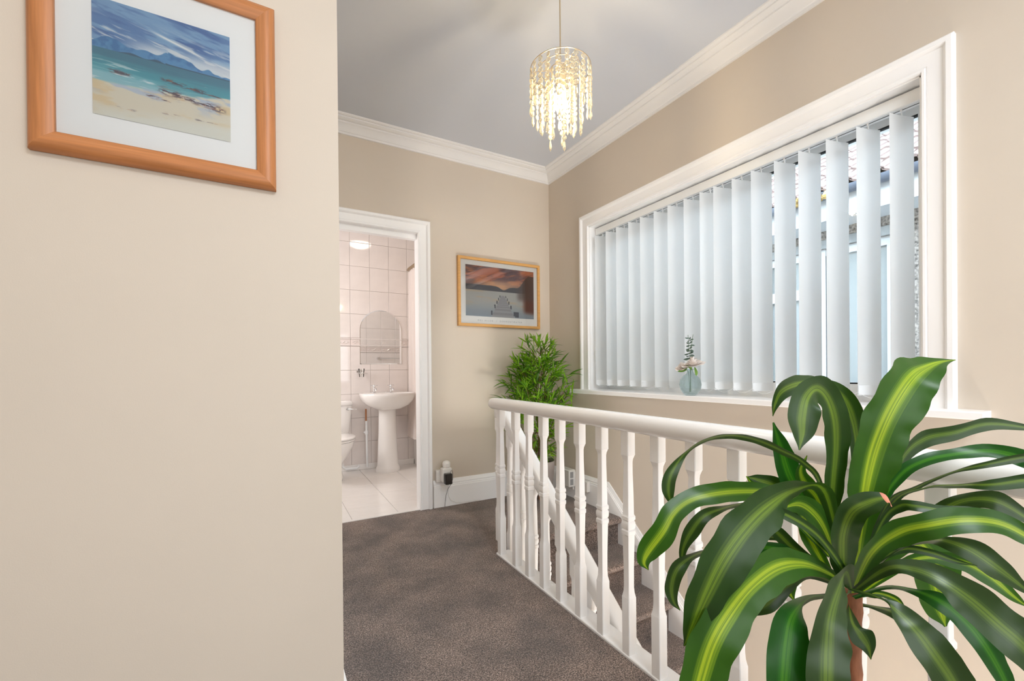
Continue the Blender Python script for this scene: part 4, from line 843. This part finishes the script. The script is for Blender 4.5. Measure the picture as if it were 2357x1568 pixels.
# towel rail on the inner face of the doorway wall (seen in the mirror)
tr = empty('towel_rail', (1.6, YB + WB + .02, 1.18), 'thin chrome towel rail reflected in the arched mirror', 'rail')
b = MB(); b.tube([(1.31, YB + WB + .07, 1.18), (1.90, YB + WB + .07, 1.18)], .006, 8); rel(b.build('bar', M_CHROME), tr)
for x in (1.31, 1.9):
    b = MB(); b.tube([(x, YB + WB + .017, 1.18), (x, YB + WB + .075, 1.18)], [.020, .014], 14); rel(b.build('bracket', M_CHROME, smooth=40), tr)
# tumbler holder
th = empty('tumbler_holder', (.80, BY - .05, .99), 'chrome wall bracket with glass tumbler left of the basin', 'holder')
b = MB(); b.tube([(.80, BY - .009, 1.0), (.80, BY - .02, 1.0)], [.026, .018], 16); b.tube([(.80, BY - .02, 1.0), (.805, BY - .05, .985)], .006, 8)
b.tube([(.815 + .032 * math.cos(a), BY - .075 + .032 * math.sin(a), .985) for a in [2 * PI * i / 24 for i in range(25)]], .004, 6, caps=False); b.tube([(.84, BY - .075, .985), (.872, BY - .075, .978)], .005, 8)
rel(b.build('bracket', M_CHROME, smooth=50), th)
b = MB(); b.lathe([(.022, .945), (.030, 1.03), (.0285, 1.03), (.0205, .95), (.001, .948)], 20, M=Matrix.Translation((.815, BY - .075, 0)), caps=False); rel(b.build('tumbler', M_GLASS, smooth=50), th)

# toilet
to_ = empty('toilet', (.49, 4.3, 0), 'white close-coupled toilet with cistern at the left edge of the doorway', 'toilet')
b = MB(); b.loft([[(.49 + x * sx, 4.505 + y * sy, z) for x, y in rail_section(.42, .17, 28, 5)] for z, sx, sy in ((.40, .88, .9), (.42, .93, .95), (.60, 1.03, 1), (.672, 1.06, 1), (.674, 1.0, .9))])
rel(b.build('cistern', M_CERAM, smooth=50), to_)
b = MB(); b.loft([[(.49 + x * s, 4.50 + y * s, z) for x, y in rail_section(.455, .185, 28, 5)] for z, s in ((.672, .97), (.676, 1.0), (.698, 1.0), (.712, .96), (.716, .8))]); rel(b.build('cistern_lid', M_CERAM, smooth=50), to_)
b = MB(); b.tube([(.66, 4.418, .64), (.66, 4.39, .64)], .013, 12); b.tube([(.66, 4.395, .64), (.70, 4.39, .637), (.742, 4.392, .632)], [.006, .006, .005], 8); rel(tag(b.build('flush_lever', M_CHROME, smooth=50), 'chrome flush lever'), to_)
def oval(rx, ry, cy, z, n=32): return [(.49 + rx * math.cos(2 * PI * i / n), cy + ry * math.sin(2 * PI * i / n), z) for i in range(n)]
b = MB(); b.loft([oval(.10, .17, 4.28, 0), oval(.105, .175, 4.28, .03), oval(.09, .15, 4.27, .10), oval(.10, .17, 4.22, .18), oval(.15, .22, 4.17, .27), oval(.178, .245, 4.14, .34), oval(.185, .25, 4.13, .385)]); rel(b.build('pan', M_CERAM, smooth=60), to_)
b = MB(); b.loft([oval(.185, .25, 4.13, .387), oval(.192, .256, 4.13, .392), oval(.192, .256, 4.13, .400), oval(.185, .25, 4.13, .404)]); rel(b.build('seat', M_CERAM, smooth=50), to_)
b = MB(); b.loft([oval(.188, .252, 4.132, .407), oval(.193, .257, 4.132, .411), oval(.192, .256, 4.132, .420), oval(.17, .235, 4.132, .428), oval(.05, .08, 4.132, .431)]); rel(b.build('seat_lid', M_CERAM, smooth=50), to_)
b = MB(); b.tube([(.62, 4.56, .20), (.63, 4.55, .06), (.66, 4.545, .03), (.765, 4.545, .028), (.79, 4.545, .05)], .012, 10); rel(tag(b.build('waste_pipe', M_UPVC, smooth=50), 'white overflow pipe'), to_)

# bath, rail and curtain
ba = empty('bathtub', (1.72, 3.9, 0), 'white bath mostly hidden behind the shower curtain', 'bath')
b = MB(); b.bbox(1.365, 1.38, 3.16, BY - .01, .0, .50, .003); rel(tag(b.build('bath_panel', M_CERAM), 'white bath side panel'), ba)
b = MB(); 
def rr(x0, x1, y0, y1, z, r=.06, n=6):
    out = []
    for cx, cy, a0 in ((x1 - r, y1 - r, 0), (x0 + r, y1 - r, PI / 2), (x0 + r, y0 + r, PI), (x1 - r, y0 + r, 3 * PI / 2)):
        out += [(cx + r * math.cos(a0 + PI / 2 * k / n), cy + r * math.sin(a0 + PI / 2 * k / n), z) for k in range(n + 1)]
    return out
b.loft([rr(1.37, 2.07, 3.17, 4.585, .50, .01), rr(1.352, 2.07, 3.17, 4.585, .52, .02), rr(1.352, 2.07, 3.17, 4.585, .54, .02), rr(1.42, 2.0, 3.26, 4.50, .535), rr(1.48, 1.95, 3.38, 4.42, .25, .1), rr(1.54, 1.9, 3.48, 4.3, .17, .1)])
rel(b.build('tub', M_CERAM, smooth=50), ba)
cr = empty('shower_rail', (1.33, 3.9, 2.09), 'thin brass-toned shower curtain rail crossing the bathroom', 'rail')
b = MB(); b.tube([(1.312, YB + WB + .017, 2.09), (1.312, BY - .009, 2.09)], .009, 10); rel(b.build('rod', M_BRASS, smooth=60), cr)
for k in range(12):
    b = MB(); y = 4.27 + .024 * k
    b.tube([(1.312 + .016 * math.cos(a), y, 2.083 + .02 * math.sin(a)) for a in [2 * PI * i / 14 for i in range(15)]], .0022, 5, caps=False); rel(b.build('curtain_ring', M_BRASS), cr)
b = MB(); vs = []; nyc, nzc = 90, 24
for i in range(nzc + 1):
    t = i / nzc; z = 2.065 - t * (2.065 - .315)
    for j in range(nyc + 1):
        y = 4.25 + (4.545 - 4.25) * j / nyc
        ph = 2 * PI * (y - 4.25) / .062
        amp = .013 + .004 * t
        x = 1.318 - .000 * t - .10 * max(0, t - .78) + amp * math.sin(ph + 1.2 * math.sin(y * 7)) + .004 * math.sin(y * 31 + t * 4)
        vs.append((x, y - .02 * t * (j / nyc) + .05 * max(0, t - .55) * (j / nyc), z + .012 * math.sin(ph) * (t > .98)))
b.add(vs, [(i * (nyc + 1) + j, i * (nyc + 1) + j + 1, (i + 1) * (nyc + 1) + j + 1, (i + 1) * (nyc + 1) + j) for i in range(nzc) for j in range(nyc)])
tag(b.build('shower_curtain', M_CURT, smooth=180), 'pale pink-white shower curtain hanging in folds outside the bath', 'curtain')
bl = empty('bathroom_light', (1.0, 3.62, BZ), 'round opal bathroom ceiling light mirrored in the glossy wall tiles', 'lamp')
b = MB(); b.lathe([(.135, BZ - .001), (.14, BZ - .03), (.13, BZ - .035)], 28, M=Matrix.Translation((1.0, 3.62, 0))); rel(b.build('base_ring', M_UPVC, smooth=40), bl)
b = MB(); b.lathe([(.13, BZ - .034), (.12, BZ - .06), (.08, BZ - .082), (.001, BZ - .092)], 28, M=Matrix.Translation((1.0, 3.62, 0))); rel(b.build('opal_shade', M_BDOME, smooth=60), bl)

# ------------------------------------------------------------------ sockets and chargers
so = empty('wall_socket', (1.10, YB, .19), 'white double socket low on the wall beside the bathroom door', 'socket')
b = MB(); b.bbox(1.052, 1.140, YB - .034, YB - .001, .185, .275, .004); rel(b.build('faceplate', M_PLASTIC), so)
b = MB()
for z in (.205, .245): b.bbox(1.060, 1.070, YB - .037, YB - .033, z, z + .014, .001)
rel(b.build('switch', M_PLASTIC), so)
ad = empty('plug_adapter', (1.12, YB - .04, .21), 'white multi-way plug adapter standing in the double socket', 'adapter')
b = MB(); b.bbox(1.078, 1.150, YB - .095, YB - .038, .196, .298, .006); rel(b.build('body', M_PLASTIC), ad)
b = MB(); b.lathe([(.026, 0), (.028, .01), (.028, .034), (.022, .044), (.012, .048), (.001, .049)], 20, M=Matrix.Translation((1.116, YB - .068, .299))); b.bbox(1.108, 1.124, YB - .10, YB - .09, .305, .33, .002); rel(tag(b.build('top_plug', M_PLASTIC, smooth=40), 'round white plug on top'), ad)
ch = empty('phone_charger', (1.12, YB - .11, .2), 'small glossy black charger plugged into the white adapter', 'charger')
b = MB(); b.bbox(1.083, 1.135, YB - .140, YB - .097, .190, .266, .004); rel(b.build('body', M_BLACKP), ch)
b = MB(); b.tube([(1.128, YB - .115, .265), (1.132, YB - .115, .282), (1.142, YB - .112, .284), (1.150, YB - .105, .262), (1.152, YB - .10, .22), (1.147, YB - .09, .185), (1.128, YB - .065, .14), (1.120, YB - .045, .09), (1.116, YB - .042, .05), (1.108, YB - .05, .008)], .0016, 6)
rel(tag(b.build('charging_cable', mat('dark_cable', (.06, .06, .06), .5), smooth=60), 'thin dark cable'), ch)
b = MB(); b.tube([(1.148, YB - .055, .30), (1.158, YB - .05, .26), (1.153, YB - .04, .20), (1.143, YB - .026, .14), (1.145, YB - .024, .08), (1.165, YB - .026, .04), (1.21, YB - .028, .018), (1.30, YB - .03, .010), (1.40, YB - .03, .008)], .0015, 6)
tag(b.build('white_cable', M_PLASTIC, smooth=60), 'thin white cable running along the foot of the skirting board', 'cable')
hb = empty('plug_in_heater', (XR - .02, 2.72, .09), 'small white vented box mounted low on the window wall behind the balusters', 'box')
b = MB(); b.bbox(XR - .085, XR - .021, 2.655, 2.80, .095, .228, .006); rel(b.build('body', M_PLASTIC, smooth=30), hb)
for k in range(2):
    b = MB(); b.bbox(XR - .075, XR - .045, 2.6535, 2.656, .112 + k * .055, .158 + k * .055, .001); rel(tag(b.build('vent', mat('grey_vent', (.35, .35, .35), .6)), 'grey vent slot'), hb)
b = MB(); b.tube([(XR - .04, 2.665, .096), (XR - .04, 2.665, .076)], .006, 8); rel(b.build('cable_gland', M_PLASTIC), hb)
s2 = empty('junction_box', (XR - .02, 2.52, .13), 'small blank white junction box on the skirting below the window', 'box')
b = MB(); b.bbox(XR - .05, XR - .021, 2.485, 2.545, .092, .172, .004); rel(b.build('body', M_PLASTIC, smooth=30), s2)

# ------------------------------------------------------------------ vase of flowers
VX, VYy, VZ = 2.028, 1.585, WZ0 + .002
vz = empty('glass_vase', (VX, VYy, VZ), 'round crackled clear glass bud vase on the window sill', 'vase'); T = Matrix.Translation((VX, VYy, VZ))
b = MB(); b.lathe([(.001, 0), (.024, 0), (.036, .008), (.052, .032), (.058, .060), (.053, .088), (.036, .110), (.020, .122), (.0165, .132), (.0175, .142), (.021, .147)], 32, M=T, caps=False)
b.lathe([(.0195, .1468), (.0155, .140), (.0145, .132), (.018, .121), (.034, .108), (.0505, .087), (.0555, .060), (.0495, .033), (.034, .011), (.001, .006)], 32, M=T, caps=False)
rel(b.build('glass_body', M_VASE, smooth=60), vz)
bq = empty('flower_bouquet', (VX, VYy, VZ + .02), 'two white artificial roses with eucalyptus sprigs in the glass vase', 'flowers')
def rose(c, R, tilt, name_):
    b = MB(); M0 = Matrix.Translation(c) @ Matrix.Rotation(tilt, 4, 'Y')
    for layer in range(5):
        n = 3 + layer; rad = R * (.22 + .19 * layer); op = .25 + .24 * layer
        for k in range(n):
            a = 2 * PI * (k / n) + layer * .7; pts = []
            nu, nv = 5, 5
            for i in range(nu + 1):
                v = i / nu
                for j in range(nv + 1):
                    u = j / nv - .5; aa = a + u * (2.0 / n * PI) * 1.15
                    r = rad * (.25 + .75 * math.sin(v * PI * .5)) * (1 + .35 * op * v * v); z = R * (.95 - .13 * layer) * v * (1 - .35 * op * v) - .25 * R - .06 * layer * R + .05 * R * math.sin(u * 9 + layer) * v
                    r *= 1 - .15 * (2 * abs(u)) ** 2
                    pts.append(M0 @ Vector((r * math.cos(aa), r * math.sin(aa), z)))
            b.add(pts, [(i * (nv + 1) + j, i * (nv + 1) + j + 1, (i + 1) * (nv + 1) + j + 1, (i + 1) * (nv + 1) + j) for i in range(nu) for j in range(nv)])
    return rel(tag(b.build(name_, M_PETAL, smooth=180), 'open white rose head'), bq)
# view-side is towards -x; the wide bloom to the right (-y), the small one to the left (+y)
rose((VX - .005, VYy - .022, VZ + .183), .048, -.25, 'rose_head')
rose((VX - .010, VYy + .045, VZ + .165), .032, -.5, 'rose_head')
def simple_leaf(b, base, tip, wv, bow=.15, n=6):
    base, tip, wv = Vector(base), Vector(tip), Vector(wv); t = tip - base; nrm = t.cross(wv).normalized(); vs = []
    for i in range(n + 1):
        s = i / n; wd = math.sin(PI * min(1, s * .92 + .08)) ** .7 if s < 1 else 0
        c = base + t * s + nrm * bow * t.length * math.sin(PI * s)
        vs += [c - wv * wd, c + nrm * -.15 * wv.length * wd, c + wv * wd]
    b.add(vs, [(i * 3 + j, i * 3 + j + 1, i * 3 + j + 4, i * 3 + j + 3) for i in range(n) for j in range(2)])
for (bs_, tp, w_) in (((0, .02, .150), (-.015, .072, .132), (0, .003, .010)), ((0, -.03, .155), (-.012, -.046, .108), (0, .010, .003)), ((0, 0, .150), (-.012, .012, .172), (0, .01, 0)), ((0, -.01, .14), (-.01, -.008, .165), (0, .009, 0))):
    b = MB(); simple_leaf(b, Vector((VX, VYy, VZ)) + Vector(bs_), Vector((VX, VYy, VZ)) + Vector(tp), w_); rel(tag(b.build('rose_leaf', M_GLEAF, smooth=180), 'light green rose leaf'), bq)
b = MB()
for q in ([(0, 0, .02), (0, -.004, .14), (-.004, -.02, .17)], [(0, .005, .02), (0, .01, .13), (-.01, .04, .155)], [(0, -.004, .02), (0, -.002, .15), (0, .006, .24), (0, .010, .305), (0, .013, .335)], [(0, .003, .02), (0, 0, .15), (0, -.006, .26), (0, -.014, .30), (0, -.020, .335)]):
    b.tube([Vector((VX, VYy, VZ)) + Vector(p) for p in q], .0012, 6)
rel(b.build('flower_stem', mat('green_stem', (.10, .18, .08), .6), smooth=60), bq)
ev = random.Random(3)
for k in range(9):
    z = .205 + .014 * k; s = 1 - .065 * k
    for sd in (-1, 1):
        b = MB(); o_ = Vector((VX, VYy + .004 - .002 * k * 0, VZ + z)); ln = (.042 if (k + (sd > 0)) % 2 else .030) * s
        simple_leaf(b, o_, o_ + Vector((ev.uniform(-.015, .01), sd * ln, ev.uniform(-.006, .006))), (ev.uniform(.002, .007), 0, ev.uniform(.003, .008)), .1)
        rel(b.build('eucalyptus_leaf', M_EUC, smooth=180), bq)

# ------------------------------------------------------------------ bamboo plant in the corner
BPX, BPY = 1.755, 2.715
bp_ = empty('bamboo_plant', (BPX, BPY, 0), 'bushy green bamboo-leaf plant in a grey pot on wooden legs in the far corner', 'plant'); T = Matrix.Translation((BPX, BPY, 0))
b = MB(); b.lathe([(.100, .118), (.106, .120), (.122, .30), (.123, .326), (.117, .326), (.114, .300), (.001, .298)], 40, M=T); rel(b.build('pot', M_POT, smooth=40), bp_)
b = MB(); b.lathe([(.114, .300), (.08, .306), (.001, .309)], 24, M=T, caps=False); rel(b.build('soil', M_SOIL), bp_)
for a in (3.75, 4.35 + .9, .9, 2.3):
    b = MB(); c, s = math.cos(a), math.sin(a); b.tube([(BPX + .078 * c, BPY + .078 * s, .119), (BPX + .090 * c, BPY + .090 * s, .002)], [.012, .0085], 10); rel(b.build('leg', M_POTLEG, smooth=50), bp_)
rb = random.Random(12); stems = []
for k in range(7):
    a = k * 2.4; r0 = .018 + .008 * k; top_ = [1.16, 1.05, .98, 1.10, .90, .84, .95][k]; lean = [.02, .09, .11, .06, .15, .16, .12][k]
    pts = [Vector((BPX + (r0 + lean * t * t) * math.cos(a) , BPY + (r0 + lean * t * t) * math.sin(a), .30 + (top_ - .30) * t)) for t in [i / 8 for i in range(9)]]
    b = MB(); b.tube(pts, [.0050 - .0004 * i for i in range(9)], 6); rel(b.build('stem', M_STEM, smooth=60), bp_); stems.append(pts)
def blade(L, W, cv):
    b = MB(); vs = []; uv = []; n = 5
    for i in range(n + 1):
        s = i / n; wd = W * (math.sin(PI * (s * .9 + .1)) ** .8) if i < n else .0003
        for j in (-1, 0, 1): vs.append((s * L, j * wd, -cv * L * s * s + .2 * wd * abs(j)))
    b.add(vs, [(i * 3 + j, i * 3 + j + 1, i * 3 + j + 4, i * 3 + j + 3) for i in range(n) for j in range(2)])
    return b, [(.2 + .3 * (i % 3), (i // 3) / n) for i in range(len(vs))]
def set_uv(o, uvs):
    me = o.data; l = me.uv_layers.new(name='UVMap')
    for lp in me.loops: l.data[lp.index].uv = uvs[lp.vertex_index]
protos = []
for L, W, cv, m in ((.095, .0068, .12, M_BLADE), (.085, .0074, .25, M_BLADE), (.105, .0064, .35, M_BLADE2), (.075, .0070, .05, M_BLADE)):
    b, uv = blade(L, W, cv); protos.append((b, uv, m))
pobj = []
for b, uv, m in protos:
    o = b.build('leaf', m, smooth=180); set_uv(o, uv); pobj.append(o)
sprigs = []
def crown_r(z):
    zs_ = [.34, .42, .55, .70, .85, .95, 1.02, 1.10, 1.18, 1.26, 1.30]; rs = [.09, .17, .24, .27, .30, .29, .25, .185, .14, .09, .05]
    return float(np.interp(z, zs_, rs))
for k in range(275):
    z = rb.choice([rb.uniform(.40, .78), rb.uniform(.70, 1.27), rb.uniform(.78, 1.10)])
    a = rb.uniform(0, 2 * PI); rmax = crown_r(z); r = rmax * rb.uniform(.1, .82)
    base = Vector((BPX + r * math.cos(a), BPY + r * math.sin(a), z - .05))
    if base.x > XR - .05 or base.y > YB - .05: continue
    out = Vector((math.cos(a), math.sin(a), rb.uniform(.4, 1.8) if z > .6 else rb.uniform(-.3, .7))).normalized()
    sprigs.append((base, out))
tw = MB(); blades = []
for base, out in sprigs:
    tw.tube([base - out * .06, base, base + out * .05], [.0018, .0014, .0008], 4)
    for q in range(rb.randint(6, 9)):
        d = (out + Vector((rb.gauss(0, .5), rb.gauss(0, .5), rb.gauss(0, .4)))).normalized()
        p = base + out * rb.uniform(-.02, .055); s = rb.uniform(.7, 1.2)
        tip = p + d * .14 * s
        if tip.x > XR - .012 or tip.y > YB - .04 or (max(tip.x, p.x) > 1.97 and min(tip.y, p.y) < 2.69 and max(tip.z, p.z) > .78 and min(tip.z, p.z) < .90):
            continue
        up = Vector((rb.gauss(0, .5), rb.gauss(0, .5), 1)); y_ = up.cross(d).normalized(); z_ = d.cross(y_)
        M = Matrix((d, y_, z_)).transposed().to_4x4(); M.translation = p
        blades.append((M @ Matrix.Scale(s, 4), rb.choices([0, 1, 2, 3], [4, 3, 3, 3])[0], (tip - Vector((BPX, BPY, .8))).dot(Vector((-.55, -.8, .1)))))
rel(tw.build('twig', M_STEM), bp_)
blades.sort(key=lambda t: -t[2])
usedp = [False] * 4
for M, k, _ in blades[:300]:
    o = pobj[k] if not usedp[k] else copy(pobj[k]); usedp[k] = True
    o.parent = bp_; o.matrix_parent_inverse = bp_.matrix_basis.inverted(); o.matrix_basis = M
for dark in (0, 1):
    fol = MB(); uvs = []
    for M, k, _ in blades[300:]:
        if (k == 2) != bool(dark): continue
        b, uv, m = protos[k]; fol.add([M @ Vector(v) for v in b.v], b.f); uvs += uv
    o = fol.build('foliage', M_BLADE2 if dark else M_BLADE, smooth=180); set_uv(o, uvs); rel(o, bp_); o['kind'] = 'stuff'

# ------------------------------------------------------------------ dracaena in the foreground
DXc, DYc = .825, .336
dr = empty('dracaena_plant', (DXc, DYc, 0), 'large broad-leaved dracaena with drooping striped leaves in the right foreground', 'plant')
T = Matrix.Translation((DXc, DYc, 0))
b = MB(); b.lathe([(.085, 0), (.09, .004), (.115, .20), (.118, .215), (.110, .215), (.106, .19), (.001, .188)], 36, M=T); rel(b.build('pot', M_POT, smooth=40), dr)
b = MB(); b.lathe([(.106, .190), (.06, .196), (.001, .198)], 24, M=T, caps=False); rel(b.build('soil', M_SOIL), dr)
b = MB(); pts = []; rad = []
for i in range(27):
    z = .19 + .45 * i / 26; pts.append((DXc + .004 * math.sin(z * 17), DYc + .004 * math.cos(z * 13), z)); rad.append(.0150 + (.0012 if i % 3 == 0 else -.0004) - .003 * i / 26)
b.tube(pts, rad, 14); rel(tag(b.build('trunk', M_BARK, smooth=60), 'reddish brown woody cane'), dr)
def crom(p0, p1, p2, p3, t):
    return .5 * ((2 * p1) + (-p0 + p2) * t + (2 * p0 - 5 * p1 + 4 * p2 - p3) * t * t + (-p0 + 3 * p1 - 3 * p2 + p3) * t ** 3)
rl = random.Random(4)
for li, (kind, cp) in enumerate(LEAVES):
    P = [Vector(c[:3]) for c in cp]; W = [Vector(c[3:]) for c in cp]
    P = [P[0] * 2 - P[1]] + P + [P[-1] * 2 - P[-2]]; W = [W[0]] + W + [W[-1]]
    sub = 6; cen = []; wid = []
    for i in range(1, len(P) - 2):
        for s in range(sub):
            t = s / sub; cen.append(crom(P[i - 1], P[i], P[i + 1], P[i + 2], t)); wid.append(crom(W[i - 1], W[i], W[i + 1], W[i + 2], t))
    cen.append(P[-2]); wid.append(W[-2]); n = len(cen); nx = 10; vs = []; uvs = []
    phs = [rl.uniform(0, 6.28) for _ in range(4)]; mxw = max(w_.length for w_ in wid)
    arc = 0
    for i in range(n):
        if i: arc += (cen[i] - cen[i - 1]).length
        tg = (cen[min(i + 1, n - 1)] - cen[max(i - 1, 0)]).normalized(); nr = tg.cross(wid[i]); nr = nr.normalized() if nr.length > 1e-9 else Vector((0, 0, 1))
        if nr.z < 0 and False: nr = -nr
        hw = wid[i].length
        for j in range(nx + 1):
            u = j / nx * 2 - 1
            fold = .15 * hw * (u * u)
            wave = .07 * hw * (abs(u) ** 2) * math.sin(arc * 60 + phs[0 if u < 0 else 1]) + .035 * hw * abs(u) ** 3 * math.sin(arc * 150 + phs[2 if u < 0 else 3])
            edge = 1 + .035 * math.sin(arc * 120 + phs[2 if u < 0 else 3]) * (abs(u) > .9)
            vs.append(cen[i] + wid[i] * u * edge + nr * (fold + wave)); uvs.append((j / nx, i / n + li * .37))
    b = MB(); b.add(vs, [(i * (nx + 1) + j, i * (nx + 1) + j + 1, (i + 1) * (nx + 1) + j + 1, (i + 1) * (nx + 1) + j) for i in range(n - 1) for j in range(nx)])
    mm = M_LEAFL if kind == 1 else (M_LEAFO, M_LEAFD, M_LEAFG, M_LEAFD, M_LEAFO)[(li * 3) % 5]
    o = b.build('leaf', mm, smooth=180); set_uv(o, uvs); rel(o, dr)
    if kind == 2:
        o.data.materials.append(M_LEAFT); nf = len(o.data.polygons)
        for pz in o.data.polygons:
            if pz.index // nx > (n - 1) * .80: pz.material_index = 1
        o['label'] = 'leaf with a dried pink tip'
for me in list(bpy.data.meshes):
    if me.users == 0: bpy.data.meshes.remove(me)
